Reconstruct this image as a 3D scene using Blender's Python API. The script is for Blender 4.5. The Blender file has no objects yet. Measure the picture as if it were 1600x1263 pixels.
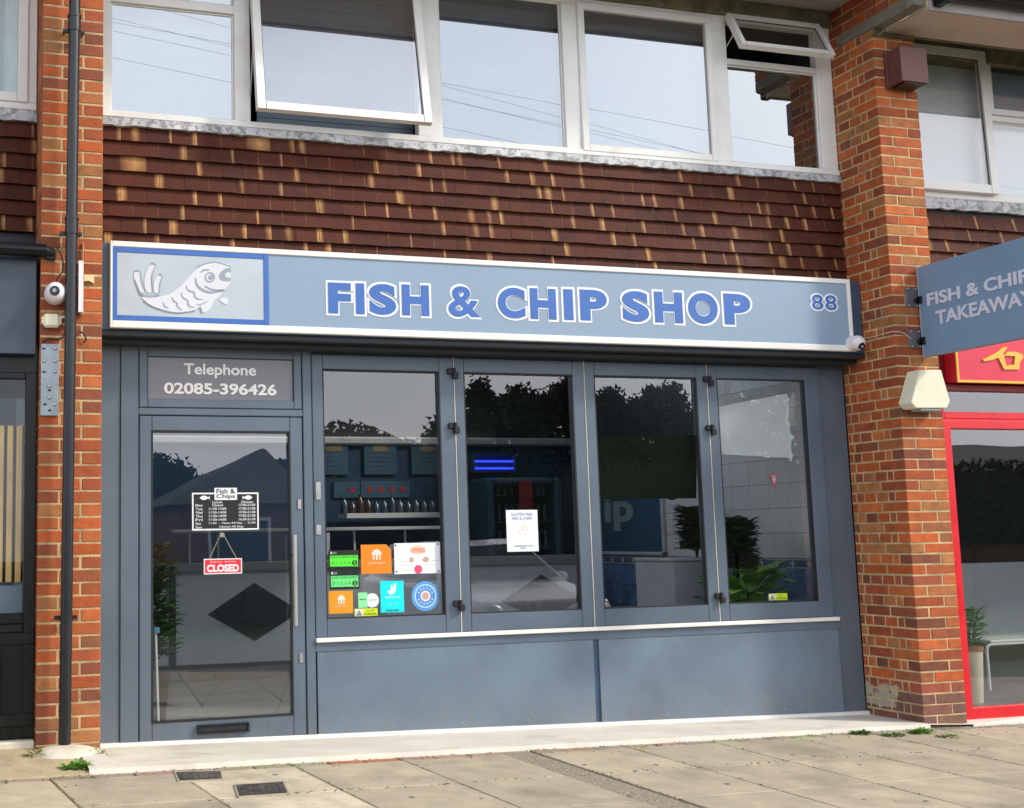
import bpy, math, random
import numpy as np
from mathutils import Vector
rng = random.Random(7)
sc = bpy.context.scene
COL = sc.collection
R = math.radians

# ------------------------------------------------------------------ camera
# pinhole measured from the photograph: camera stands at (0,-7.266,1.4), front plane of the brick piers is y=0
F, CX, CY = 1929.4, 494.97, 603.04
CY_, CP_, CR_ = 0.2934, 0.1232, -0.0172
def cam_axes():
    cy, sy = math.cos(CY_), math.sin(CY_); cp, sp = math.cos(CP_), math.sin(CP_); cr, sr = math.cos(CR_), math.sin(CR_)
    f = np.array([sy*cp, cy*cp, sp]); r = np.array([cy, -sy, 0.0]); u = np.cross(r, f)
    return cr*r+sr*u, -sr*r+cr*u, f
RT, UP, FW = cam_axes()
CAM = np.array([0.0, -7.266, 1.4])
cd = bpy.data.cameras.new('camera'); cam = bpy.data.objects.new('camera', cd); COL.objects.link(cam)
from mathutils import Matrix
cam.matrix_world = Matrix(((RT[0], UP[0], -FW[0], CAM[0]), (RT[1], UP[1], -FW[1], CAM[1]), (RT[2], UP[2], -FW[2], CAM[2]), (0, 0, 0, 1)))
cd.sensor_width = 36; cd.lens = F/1600*36
cd.shift_x = (800-CX)/1600; cd.shift_y = -(631.5-CY)/1600
cd.clip_start = 0.05; cd.clip_end = 2000
sc.camera = cam
def ray(u, v): return RT*(u-CX)/F - UP*(v-CY)/F + FW
def W(u, v, y=0.54):
    d = ray(u, v); t = (y-CAM[1])/d[1]; return CAM+d*t
def wx(u, v, y=0.54): return float(W(u, v, y)[0])
def wz(u, v, y=0.54): return float(W(u, v, y)[2])
def WX(u, v, x):
    d = ray(u, v); return CAM+d*((x-CAM[0])/d[0])
def gz(x, y): return 0.24-0.036*(x-0.7)+0.031*y      # pavement plane
def WG(u, v):
    d = ray(u, v); k = 0.24-0.036*(-0.7)
    t = (k-CAM[2]+0.031*CAM[1])/(d[2]+0.036*d[0]-0.031*d[1]); return CAM+d*t

# ------------------------------------------------------------------ light
SUN = Vector((1.64, -1.0, 1.45)).normalized()
EL = math.asin(SUN.z); ROT = math.atan2(SUN.x, SUN.y)
w = bpy.data.worlds.new('World'); sc.world = w; w.use_nodes = True
nt = w.node_tree; nt.nodes.clear()
def N(nt, t, **k):
    n = nt.nodes.new(t)
    for a, b in k.items(): setattr(n, a, b)
    return n
sky = N(nt, 'ShaderNodeTexSky', sky_type='NISHITA', sun_disc=False, sun_elevation=EL, sun_rotation=ROT)
sky.air_density = 1.0; sky.dust_density = 2.5; sky.ozone_density = 1.0
tc = N(nt, 'ShaderNodeTexCoord'); mp = N(nt, 'ShaderNodeMapping'); mp.inputs['Scale'].default_value = (1, 1, 2.6)
ns = N(nt, 'ShaderNodeTexNoise'); ns.inputs['Scale'].default_value = 1.7; ns.inputs['Detail'].default_value = 7; ns.inputs['Roughness'].default_value = .52
cr = N(nt, 'ShaderNodeValToRGB'); cr.color_ramp.elements[0].position = .34; cr.color_ramp.elements[1].position = .6
cr.color_ramp.elements[0].color = (.35, .35, .35, 1); cr.color_ramp.elements[1].color = (.92, .92, .92, 1)
mx = N(nt, 'ShaderNodeMixRGB'); mx.inputs['Color2'].default_value = (9.6, 9.9, 10.6, 1)
sx = N(nt, 'ShaderNodeSeparateXYZ'); el = N(nt, 'ShaderNodeMapRange', interpolation_type='SMOOTHSTEP'); el.inputs['From Min'].default_value = .42; el.inputs['From Max'].default_value = .85; el.inputs['To Min'].default_value = 1.45; el.inputs['To Max'].default_value = .42
sk = N(nt, 'ShaderNodeVectorMath', operation='SCALE')
bg = N(nt, 'ShaderNodeBackground'); bg.inputs['Strength'].default_value = 0.135
out = N(nt, 'ShaderNodeOutputWorld')
L = nt.links.new
L(tc.outputs['Generated'], mp.inputs['Vector']); L(mp.outputs[0], ns.inputs['Vector']); L(ns.outputs['Fac'], cr.inputs[0])
L(cr.outputs[0], mx.inputs['Fac']); L(sky.outputs[0], mx.inputs['Color1']); L(tc.outputs['Generated'], sx.inputs[0]); L(sx.outputs['Z'], el.inputs['Value']); L(mx.outputs[0], sk.inputs[0]); L(el.outputs[0], sk.inputs['Scale']); L(sk.outputs[0], bg.inputs[0]); L(bg.outputs[0], out.inputs[0])
sd = bpy.data.lights.new('sun', 'SUN'); sd.energy = 2.6; sd.angle = R(7.0); sd.color = (1, .93, .82)
sun = bpy.data.objects.new('sun', sd); COL.objects.link(sun); sun.rotation_euler = (-SUN).to_track_quat('-Z', 'Y').to_euler(); sun.location = (8, -8, 12)
sc.view_settings.view_transform = 'Standard'; sc.view_settings.look = 'None'; sc.view_settings.exposure = 0.22; sc.view_settings.gamma = 1
sc.cycles.max_bounces = 8; sc.cycles.transparent_max_bounces = 16; sc.cycles.use_denoising = True; sc.cycles.caustics_reflective = False; sc.cycles.caustics_refractive = False
sc.cycles.sample_clamp_indirect = 6

# ------------------------------------------------------------------ materials
MATS = {}
def mat(name, color, rough=.6, metal=0, var=.12, vscale=6, bump=0, bscale=60, attr=False, spec=.5, coat=0, emit=None, tint2=None, t2scale=2, t2=(.45, .65)):
    m = bpy.data.materials.new(name); m.use_nodes = True; nt = m.node_tree; L = nt.links.new
    b = nt.nodes['Principled BSDF']; b.inputs['Roughness'].default_value = rough; b.inputs['Metallic'].default_value = metal
    b.inputs['Specular IOR Level'].default_value = spec; b.inputs['Coat Weight'].default_value = coat
    tc = N(nt, 'ShaderNodeTexCoord'); src = N(nt, 'ShaderNodeRGB'); src.outputs[0].default_value = (*color, 1); c = src.outputs[0]
    geo = N(nt, 'ShaderNodeNewGeometry'); P = geo.outputs['Position']
    if attr:
        a = N(nt, 'ShaderNodeAttribute', attribute_name='Col'); c = a.outputs['Color']
    if tint2:
        n2 = N(nt, 'ShaderNodeTexNoise'); n2.inputs['Scale'].default_value = t2scale; n2.inputs['Detail'].default_value = 6; n2.inputs['Roughness'].default_value = .65
        r2 = N(nt, 'ShaderNodeMapRange'); r2.inputs['From Min'].default_value = t2[0]; r2.inputs['From Max'].default_value = t2[1]
        m2 = N(nt, 'ShaderNodeMixRGB'); m2.inputs['Color2'].default_value = (*tint2, 1)
        L(P, n2.inputs['Vector']); L(n2.outputs['Fac'], r2.inputs['Value']); L(r2.outputs[0], m2.inputs['Fac']); L(c, m2.inputs['Color1']); c = m2.outputs[0]
    if var:
        n1 = N(nt, 'ShaderNodeTexNoise'); n1.inputs['Scale'].default_value = vscale; n1.inputs['Detail'].default_value = 5
        mr = N(nt, 'ShaderNodeMapRange'); mr.inputs['From Min'].default_value = .3; mr.inputs['From Max'].default_value = .7
        mr.inputs['To Min'].default_value = 1-var; mr.inputs['To Max'].default_value = 1+var
        mm = N(nt, 'ShaderNodeVectorMath', operation='SCALE')
        L(P, n1.inputs['Vector']); L(n1.outputs['Fac'], mr.inputs['Value']); L(c, mm.inputs[0]); L(mr.outputs[0], mm.inputs['Scale']); c = mm.outputs[0]
        rr = N(nt, 'ShaderNodeMapRange'); rr.inputs['To Min'].default_value = max(.03, rough-.1); rr.inputs['To Max'].default_value = min(1, rough+.1)
        L(n1.outputs['Fac'], rr.inputs['Value']); L(rr.outputs[0], b.inputs['Roughness'])
    L(c, b.inputs['Base Color'])
    if bump:
        n3 = N(nt, 'ShaderNodeTexNoise'); n3.inputs['Scale'].default_value = bscale; n3.inputs['Detail'].default_value = 6
        bp = N(nt, 'ShaderNodeBump'); bp.inputs['Strength'].default_value = bump; bp.inputs['Distance'].default_value = .01
        L(P, n3.inputs['Vector']); L(n3.outputs['Fac'], bp.inputs['Height']); L(bp.outputs[0], b.inputs['Normal'])
    if emit:
        b.inputs['Emission Color'].default_value = (*emit[0], 1); b.inputs['Emission Strength'].default_value = emit[1]
    MATS[name] = m; return m
def glass(name, k=1.3, c=.0, tint=(.93, .95, .95), rough=0.0, bump=.07, refl=(.93, .93, .95)):
    m = bpy.data.materials.new(name); m.use_nodes = True; nt = m.node_tree; nt.nodes.clear(); L = nt.links.new
    fr = N(nt, 'ShaderNodeFresnel'); fr.inputs['IOR'].default_value = 1.5
    ma = N(nt, 'ShaderNodeMath', operation='MULTIPLY_ADD', use_clamp=True); ma.inputs[1].default_value = k; ma.inputs[2].default_value = c
    tr = N(nt, 'ShaderNodeBsdfTransparent'); tr.inputs[0].default_value = (*tint, 1)
    gl = N(nt, 'ShaderNodeBsdfGlossy'); gl.inputs['Roughness'].default_value = rough; gl.inputs['Color'].default_value = (.93, .93, .95, 1)
    n = N(nt, 'ShaderNodeTexNoise'); n.inputs['Scale'].default_value = 1.6; n.inputs['Detail'].default_value = 1
    geo = N(nt, 'ShaderNodeNewGeometry'); bp = N(nt, 'ShaderNodeBump'); bp.inputs['Strength'].default_value = bump; bp.inputs['Distance'].default_value = .01
    L(geo.outputs['Position'], n.inputs['Vector']); L(n.outputs['Fac'], bp.inputs['Height']); L(bp.outputs[0], gl.inputs['Normal'])
    mi = N(nt, 'ShaderNodeMixShader'); o = N(nt, 'ShaderNodeOutputMaterial')
    bf = N(nt, 'ShaderNodeMath', operation='SUBTRACT'); bf.inputs[0].default_value = 1; L(geo.outputs['Backfacing'], bf.inputs[1]); mb_ = N(nt, 'ShaderNodeMath', operation='MULTIPLY')
    L(fr.outputs[0], ma.inputs[0]); L(ma.outputs[0], mb_.inputs[0]); L(bf.outputs[0], mb_.inputs[1]); L(mb_.outputs[0], mi.inputs[0]); gl.inputs['Color'].default_value = (*refl, 1); L(tr.outputs[0], mi.inputs[1]); L(gl.outputs[0], mi.inputs[2]); L(mi.outputs[0], o.inputs[0])
    MATS[name] = m; return m

M_BRICK = mat('brick', (1, 1, 1), .85, attr=True, var=.22, vscale=14, bump=.5, bscale=90, tint2=(.16, .07, .04), t2scale=7, t2=(.50, .80))
M_MORTAR = mat('mortar', (.58, .43, .22), .95, var=.2, vscale=8, bump=.6, bscale=120, tint2=(.34, .26, .17), t2scale=5)
M_FRAME = mat('grey_aluminium', (.104, .140, .186), .38, var=.10, vscale=2.2, bump=.02, bscale=8)
M_FRAME2 = mat('grey_panel', (.155, .208, .27), .32, var=.12, vscale=1.6, bump=.03, bscale=4, tint2=(.125, .17, .225), t2scale=1.4)
M_GASKET = mat('gasket', (.01, .011, .013), .6, var=0)
M_WHITE = mat('white_upvc', (.8, .79, .76), .35, var=.05, vscale=3, tint2=(.66, .63, .58), t2scale=3.5, t2=(.55, .8))
M_WPAINT = mat('white_trim', (.82, .81, .77), .5, var=.05)
M_BLACK = mat('black_paint', (.005, .006, .007), .3, spec=.3, var=.2, vscale=3, bump=.05, bscale=6)
M_PIPE = mat('pipe_paint', (.010, .012, .016), .33, var=.2, vscale=4, bump=.05, bscale=20)
M_DARK = mat('dark_soffit', (.02, .023, .028), .6)
M_SIGN = mat('sign_blue_grey', (.255, .35, .47), .5, var=.03, vscale=1.5)
M_SIGN2 = mat('sign_projecting', (.19, .30, .45), .45, var=.06, vscale=3)
M_SIGNL = mat('sign_pale', (.47, .54, .60), .5, var=.05, vscale=4)
M_TXT = mat('bright_lettering', (.93, .92, .88), .5, var=0)
M_BLUE = mat('letter_blue', (.045, .145, .47), .45, var=.03)
M_WLET = mat('letter_white', (.82, .84, .86), .5, var=.02)
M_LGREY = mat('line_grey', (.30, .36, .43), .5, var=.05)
M_CASS = mat('sign_case', (.045, .085, .15), .4)
M_STEP = mat('step_paint', (.72, .68, .60), .75, var=.10, vscale=3, bump=.3, bscale=30, tint2=(.50, .44, .33), t2scale=2.3, t2=(.55, .78))
M_SLAB = mat('paving', (1, 1, 1), .85, attr=True, var=.14, vscale=5, bump=.5, bscale=110, tint2=(.22, .19, .14), t2scale=1.7, t2=(.5, .82))
M_SLABP = mat('slab_mortar', (.36, .31, .23), .9)
M_JOINT = mat('joint_soil', (.12, .11, .07), .95, var=.3, vscale=12, bump=.8, bscale=80, tint2=(.09, .12, .03), t2scale=3)
M_COBBLE = mat('aggregate', (.30, .26, .20), .9, var=.45, vscale=70, bump=1, bscale=90)
M_ASPH = mat('asphalt', (.055, .055, .056), .9, var=.2, vscale=20, bump=.5)
M_GRASS = mat('verge', (.05, .08, .02), .95, var=.4, vscale=3)
M_CONC = mat('concrete', (.22, .205, .165), .9, var=.2, vscale=6, bump=.5, tint2=(.13, .12, .085), t2scale=4)
M_LINTEL = mat('lintel_weathered', (.17, .145, .085), .9, var=.3, vscale=8, bump=.4, tint2=(.09, .085, .05), t2scale=5)
M_SOFFIT = mat('soffit_board', (.60, .50, .42), .8, var=.12, vscale=3, tint2=(.45, .36, .29), t2scale=3)
M_SOFFITW = mat('soffit_white', (.38, .35, .34), .7, var=.08, vscale=3)
M_RED = mat('red_paint', (.68, .018, .03), .3, var=.06)
M_REDF = mat('red_fascia', (.72, .03, .07), .35, var=.05)
M_DRED = mat('dark_red', (.22, .01, .012), .5, var=.1)
M_YEL = mat('yellow_paint', (.80, .48, .06), .5, var=.05)
M_STEEL = mat('steel', (.55, .55, .55), .35, metal=.9, var=.1, vscale=9)
M_GALV = mat('galvanised', (.36, .42, .46), .5, metal=.5, var=.2, vscale=12, tint2=(.30, .22, .15), t2scale=14, t2=(.6, .75))
M_CREAM = mat('cream_plastic', (.76, .74, .56), .45, var=.04)
M_ALARM = mat('brown_box', (.12, .038, .034), .5, var=.2, vscale=8, bump=.1)
M_CAMW = mat('camera_white', (.78, .74, .76), .35, var=.03)
M_WIRE = mat('white_wire', (.6, .56, .5), .6)
M_BWIRE = mat('black_wire', (.02, .02, .02), .6)
M_NAVY = mat('navy_board', (.042, .060, .092), .4, var=.2, vscale=1.5)
M_WOOD = mat('slat_wood', (.80, .50, .18), .5, var=.2, vscale=5)
M_LEAF = mat('leaf', (.06, .13, .025), .6, attr=True, var=.25, vscale=10)
M_BARK = mat('bark', (.06, .045, .03), .9, var=.3)
M_CONIF = mat('conifer', (.03, .05, .018), .8, attr=True, var=.3, vscale=2)
M_TERR = mat('terracotta', (.38, .14, .06), .8)
M_POT = mat('cream_pot', (.72, .66, .50), .6)
M_ROOF = mat('roof_tiles', (.05, .05, .055), .8, var=.3, vscale=3)
M_WALLR = mat('render_wall', (.35, .33, .30), .9, var=.1)
M_BRICKW = mat('far_brick', (.19, .075, .045), .9, var=.25, vscale=9)
M_FLOOR = mat('floor_tile', (.40, .40, .35), .35, var=.15, vscale=3)
M_COUNTER = mat('counter_grey', (.66, .68, .71), .4, var=.05)
M_DIAM = mat('diamond_dark', (.065, .072, .085), .25, var=.1)
M_INB = mat('interior_blue', (.02, .085, .16), .5, var=.12, vscale=1.4)
M_INB2 = mat('poster_blue', (.03, .085, .14), .5, var=.2, vscale=3)
M_INW = mat('interior_white', (.62, .63, .66), .5, var=.04)
M_INW2 = mat('interior_wall_paint', (.05, .09, .13), .7, var=.05)
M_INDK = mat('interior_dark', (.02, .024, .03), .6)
M_TILEW = mat('white_wall_tile', (.84, .84, .86), .22, var=.04)
M_TILEB = mat('blue_wall_tile', (.11, .23, .46), .25, var=.25, vscale=9)
M_TUBE = mat('blue_tube', (.02, .04, .6), .4, var=0, emit=((.02, .05, 1), 2.2))
M_REDI = mat('red_item', (.35, .02, .03), .5)
M_PAPER = mat('paper', (.84, .86, .90), .5, var=.02)
M_PATCH = mat('pale_patch', (.80, .80, .83), .6, var=.05)
M_DGREEN = mat('dark_green_patch', (.0075, .011, .0065), .8, var=0, spec=.1)
M_CURT = mat('net_curtain', (.75, .82, .82), .8, var=.05)
M_BLIND = mat('blind', (.16, .19, .22), .7, var=.04, vscale=1)
M_ROOM = mat('room_dark', (.05, .05, .05), .9)
M_CAR = mat('car_white', (.75, .76, .77), .2, coat=.6, var=.02)
M_TYRE = mat('tyre', (.02, .02, .02), .8)
M_IRON = mat('cover_iron', (.035, .033, .032), .5, var=.3, vscale=30, bump=1, bscale=70, tint2=(.12, .10, .08), t2scale=12)
M_CEMENT = mat('cement_mound', (.66, .61, .50), .9, var=.12, vscale=8, bump=.4)
G_SHOP = glass('shop_glass', 2.6, .045)
G_UP = glass('upper_glass', 3.0, .215, (.9, .93, .97), bump=.02, refl=(.90, .96, 1.0))
G_VENT = glass('vent_glass', 1.6, .0)
def grime(m, z0, z1, col, amt, sc_n=7):
    nt = m.node_tree; L = nt.links.new; b = nt.nodes['Principled BSDF']; src = b.inputs['Base Color'].links[0].from_socket
    geo = N(nt, 'ShaderNodeNewGeometry'); sp = N(nt, 'ShaderNodeSeparateXYZ'); L(geo.outputs['Position'], sp.inputs[0])
    mp = N(nt, 'ShaderNodeMapping'); mp.inputs['Scale'].default_value = (2.2, 1, .6); L(geo.outputs['Position'], mp.inputs[0])
    n = N(nt, 'ShaderNodeTexNoise'); n.inputs['Scale'].default_value = sc_n; n.inputs['Detail'].default_value = 8; n.inputs['Roughness'].default_value = .7; L(mp.outputs[0], n.inputs['Vector'])
    a = N(nt, 'ShaderNodeMapRange'); a.inputs['From Min'].default_value = z1; a.inputs['From Max'].default_value = z0; L(sp.outputs['Z'], a.inputs['Value'])
    c = N(nt, 'ShaderNodeMapRange'); c.inputs['From Min'].default_value = .40; c.inputs['From Max'].default_value = .72; L(n.outputs['Fac'], c.inputs['Value'])
    d = N(nt, 'ShaderNodeMath', operation='MULTIPLY'); L(a.outputs[0], d.inputs[0]); L(c.outputs[0], d.inputs[1])
    e = N(nt, 'ShaderNodeMath', operation='MULTIPLY'); L(d.outputs[0], e.inputs[0]); e.inputs[1].default_value = amt
    mi = N(nt, 'ShaderNodeMixRGB'); mi.inputs['Color2'].default_value = (*col, 1); L(e.outputs[0], mi.inputs['Fac']); L(src, mi.inputs['Color1']); L(mi.outputs[0], b.inputs['Base Color'])
grime(M_FRAME2, .05, .42, (.20, .18, .145), .8); grime(M_FRAME, .10, .40, (.19, .17, .14), .6); grime(M_BLACK, .25, .7, (.06, .055, .045), .3); grime(M_BRICK, .15, .65, (.13, .07, .05), .6)
COLM = {}
def flat(c, rough=.5):
    k = tuple(round(x, 3) for x in c)+(rough,)
    if k not in COLM: COLM[k] = mat('print_ink', c, rough, var=.03)
    return COLM[k]

# roof tile material: streaks along the tile edges
def tile_mat():
    m = bpy.data.materials.new('hung_tile'); m.use_nodes = True; nt = m.node_tree; L = nt.links.new
    b = nt.nodes['Principled BSDF']; b.inputs['Roughness'].default_value = .7; b.inputs['Specular IOR Level'].default_value = .25
    at = N(nt, 'ShaderNodeAttribute', attribute_name='Col'); sp = N(nt, 'ShaderNodeSeparateColor'); L(at.outputs['Color'], sp.inputs[0])
    uv = N(nt, 'ShaderNodeUVMap'); su = N(nt, 'ShaderNodeSeparateXYZ'); L(uv.outputs[0], su.inputs[0])
    geo = N(nt, 'ShaderNodeNewGeometry')
    n1 = N(nt, 'ShaderNodeTexNoise'); n1.inputs['Scale'].default_value = 26; n1.inputs['Detail'].default_value = 6; L(geo.outputs['Position'], n1.inputs['Vector'])
    n2 = N(nt, 'ShaderNodeTexNoise'); n2.inputs['Scale'].default_value = 5; n2.inputs['Detail'].default_value = 4; L(geo.outputs['Position'], n2.inputs['Vector'])
    def math_(op, a, b_=None, c=None, clamp=False):
        n = N(nt, 'ShaderNodeMath', operation=op, use_clamp=clamp)
        for i, x in enumerate((a, b_, c)):
            if x is None: continue
            if isinstance(x, (int, float)): n.inputs[i].default_value = x
            else: L(x, n.inputs[i])
        return n.outputs[0]
    # warp u with noise
    u = math_('ADD', su.outputs['X'], math_('MULTIPLY', math_('SUBTRACT', n1.outputs['Fac'], .5), .10))
    # streak: centre r, half width g, strength b
    d = math_('ABSOLUTE', math_('SUBTRACT', u, sp.outputs['Red']))
    core = math_('SUBTRACT', 1, math_('DIVIDE', d, math_('MAXIMUM', sp.outputs['Green'], .01)), clamp=True)
    core = math_('MULTIPLY', math_('POWER', core, 1.1), sp.outputs['Blue'])
    core = math_('MULTIPLY', core, math_('ADD', .55, math_('MULTIPLY', su.outputs['Y'], .5)), clamp=True)
    base = N(nt, 'ShaderNodeMixRGB'); base.inputs['Color1'].default_value = (.084, .019, .009, 1); base.inputs['Color2'].default_value = (.054, .0135, .008, 1)
    L(at.outputs['Alpha'], base.inputs['Fac'])
    b2 = N(nt, 'ShaderNodeMixRGB'); b2.inputs['Color2'].default_value = (.090, .024, .010, 1); L(base.outputs[0], b2.inputs['Color1'])
    mr = N(nt, 'ShaderNodeMapRange'); mr.inputs['From Min'].default_value = .45; mr.inputs['From Max'].default_value = .75; mr.inputs['To Max'].default_value = .8
    L(n2.outputs['Fac'], mr.inputs['Value']); L(mr.outputs[0], b2.inputs['Fac'])
    b3 = N(nt, 'ShaderNodeMixRGB'); b3.inputs['Color2'].default_value = (.55, .29, .11, 1); L(b2.outputs[0], b3.inputs['Color1']); L(core, b3.inputs['Fac'])
    sc_ = N(nt, 'ShaderNodeVectorMath', operation='SCALE'); L(b3.outputs[0], sc_.inputs[0]); L(math_('ADD', .75, math_('MULTIPLY', n1.outputs['Fac'], .5)), sc_.inputs['Scale'])
    L(sc_.outputs[0], b.inputs['Base Color'])
    bp = N(nt, 'ShaderNodeBump'); bp.inputs['Strength'].default_value = .4; bp.inputs['Distance'].default_value = .004; L(n1.outputs['Fac'], bp.inputs['Height']); L(bp.outputs[0], b.inputs['Normal'])
    return m
M_TILE = tile_mat()
# flashing: lead with flaking white paint
M_FLASH = mat('flashing', (.24, .24, .245), .6, var=.2, vscale=5, bump=.2, tint2=(.50, .51, .53), t2scale=24, t2=(.42, .52))

# ------------------------------------------------------------------ mesh helpers
ORG = {}
class MB:
    def __init__(s): s.v = []; s.f = []; s.c = []; s.m = []; s.uv = []; s.smooth = []
    def add(s, vs, fs, col=None, mi=0, uv=None, smooth=False):
        b = len(s.v); s.v += [tuple(map(float, p)) for p in vs]
        for i, f in enumerate(fs):
            s.f.append([b+j for j in f]); s.c.append(col); s.m.append(mi); s.uv.append(uv[i] if uv else None); s.smooth.append(smooth)
    def box(s, x0, x1, y0, y1, z0, z1, bev=0, col=None, mi=0):
        if x0 > x1: x0, x1 = x1, x0
        if y0 > y1: y0, y1 = y1, y0
        if z0 > z1: z0, z1 = z1, z0
        lo = (x0, y0, z0); hi = (x1, y1, z1)
        if bev <= 0:
            v = [(x, y, z) for x in (x0, x1) for y in (y0, y1) for z in (z0, z1)]
            s.add(v, [(0, 1, 3, 2), (4, 6, 7, 5), (0, 4, 5, 1), (2, 3, 7, 6), (0, 2, 6, 4), (1, 5, 7, 3)], col, mi); return
        bev = min(bev, (x1-x0)/2.01, (y1-y0)/2.01, (z1-z0)/2.01)
        v = []; idx = {}
        for i in (0, 1):
            for j in (0, 1):
                for k in (0, 1):
                    c = [(lo, hi)[t][a] for a, t in enumerate((i, j, k))]
                    sg = [1-2*t for t in (i, j, k)]
                    for a in range(3):
                        p = list(c)
                        for q in range(3):
                            if q != a: p[q] += sg[q]*bev
                        idx[(i, j, k, a)] = len(v); v.append(p)
        f = []
        for a in range(3):
            o = [q for q in range(3) if q != a]
            for t in (0, 1):
                loop = []
                for (p, q) in ((0, 0), (1, 0), (1, 1), (0, 1)):
                    k = [0, 0, 0]; k[a] = t; k[o[0]] = p; k[o[1]] = q; loop.append(idx[(*k, a)])
                f.append(loop)
        for a in range(3):       # edges along axis a, between faces of axes o0,o1
            o = [q for q in range(3) if q != a]
            for p in (0, 1):
                for q in (0, 1):
                    k0 = [0, 0, 0]; k0[o[0]] = p; k0[o[1]] = q; k1 = list(k0); k1[a] = 1
                    f.append([idx[(*k0, o[0])], idx[(*k1, o[0])], idx[(*k1, o[1])], idx[(*k0, o[1])]])
        for i in (0, 1):
            for j in (0, 1):
                for k in (0, 1): f.append([idx[(i, j, k, 0)], idx[(i, j, k, 1)], idx[(i, j, k, 2)]])
        s.add(v, f, col, mi)
    def prism(s, pts, y0, y1, col=None, mi=0):      # polygon in (x,z), extruded along y
        n = len(pts); v = [(x, y0, z) for x, z in pts]+[(x, y1, z) for x, z in pts]
        s.add(v, [list(range(n)), list(range(2*n-1, n-1, -1))]+[(i, n+i, n+(i+1) % n, (i+1) % n) for i in range(n)], col, mi)
    def hull(s, a, b, col=None, mi=0):              # two equal loops of points joined
        n = len(a); s.add(list(a)+list(b), [list(range(n)), list(range(2*n-1, n-1, -1))]+[(i, n+i, n+(i+1) % n, (i+1) % n) for i in range(n)], col, mi)
    def tube(s, pts, r, n=12, col=None, mi=0, cap=True):
        pts = [Vector(p) for p in pts]; rings = []
        rs = r if isinstance(r, (list, tuple)) else [r]*len(pts)
        for i, p in enumerate(pts):
            d = (pts[min(i+1, len(pts)-1)]-pts[max(i-1, 0)]).normalized()
            a = d.orthogonal().normalized() if i == 0 else (prev-d*prev.dot(d)).normalized()
            prev = a; b = d.cross(a)
            rings.append([p+(a*math.cos(t)+b*math.sin(t))*rs[i] for t in [2*math.pi*k/n for k in range(n)]])
        v = [q for rg in rings for q in rg]; f = []
        for i in range(len(pts)-1):
            for k in range(n): f.append((i*n+k, i*n+(k+1) % n, (i+1)*n+(k+1) % n, (i+1)*n+k))
        s.add(v, f, col, mi, smooth=True)
        if cap: s.add(rings[0], [list(range(n-1, -1, -1))], col, mi); s.add(rings[-1], [list(range(n))], col, mi)
    def sphere(s, c, r, n=20, m=12, sy=1, sz=1, zc=(-1, 1), col=None, mi=0, sx=1):
        v = []; f = []
        for i in range(m+1):
            t = math.asin(zc[0])+(math.asin(zc[1])-math.asin(zc[0]))*i/m
            for k in range(n):
                a = 2*math.pi*k/n; v.append((c[0]+r*sx*math.cos(t)*math.cos(a), c[1]+r*sy*math.cos(t)*math.sin(a), c[2]+r*sz*math.sin(t)))
        for i in range(m):
            for k in range(n): f.append((i*n+k, i*n+(k+1) % n, (i+1)*n+(k+1) % n, (i+1)*n+k))
        s.add(v, f, col, mi, smooth=True)
    def disc(s, x, z, r, y0, y1, n=28, rx=None, mi=0):
        rx = rx or r; s.prism([(x+rx*math.cos(2*math.pi*k/n), z+r*math.sin(2*math.pi*k/n)) for k in range(n)], y0, y1, mi=mi)
def setp(o, label=None, cat=None, group=None, kind=None):
    for k, v in (('label', label), ('category', cat), ('group', group), ('kind', kind)):
        if v: o[k] = v
    return o
def place(o, org, parent):
    po = ORG.get(parent.name, Vector((0, 0, 0))) if parent else Vector((0, 0, 0))
    o.location = org-po; ORG[o.name] = org
    if parent: o.parent = parent
def obj(name, mb, m, parent=None, fixn=True):
    V = np.array(mb.v); org = Vector(((V[:, 0].min()+V[:, 0].max())/2, (V[:, 1].min()+V[:, 1].max())/2, V[:, 2].min()))
    me = bpy.data.meshes.new(name); me.from_pydata([Vector(p)-org for p in mb.v], [], mb.f)
    ms = m if isinstance(m, (list, tuple)) else [m]
    for q in ms: me.materials.append(q)
    if len(ms) > 1: me.polygons.foreach_set('material_index', mb.m)
    if any(mb.smooth): me.polygons.foreach_set('use_smooth', mb.smooth)
    if any(c is not None for c in mb.c):
        ca = me.color_attributes.new('Col', 'FLOAT_COLOR', 'CORNER'); arr = []
        for p, c in zip(mb.f, mb.c):
            c = c or (.5, .5, .5, 0); c = c if len(c) == 4 else (*c, 1); arr += list(c)*len(p)
        ca.data.foreach_set('color', arr)
    if any(u is not None for u in mb.uv):
        ul = me.uv_layers.new(name='UVMap'); arr = []
        for p, u in zip(mb.f, mb.uv):
            u = u or [(0, 0)]*len(p)
            for q in u: arr += q
        ul.data.foreach_set('uv', arr)
    if fixn:
        import bmesh
        bm = bmesh.new(); bm.from_mesh(me); bmesh.ops.recalc_face_normals(bm, faces=bm.faces); bm.to_mesh(me); bm.free()
    me.update()
    o = bpy.data.objects.new(name, me); COL.objects.link(o); place(o, org, parent); return o
def thing(name, loc, label, cat, group=None):
    o = bpy.data.objects.new(name, None); COL.objects.link(o); o.empty_display_size = .1; place(o, Vector(loc), None); return setp(o, label, cat, group)
def kids(o): return [c for c in bpy.data.objects if c.parent == o]
def dup(o, delta, label=None, parent=None):
    c = o.copy(); COL.objects.link(c); ks = kids(o)
    if parent: c.parent = parent
    else: c.location = o.location+Vector(delta); ORG[c.name] = ORG[o.name]+Vector(delta)
    if label: c['label'] = label
    for k in ks: dup(k, None, parent=c)
    return c
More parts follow.
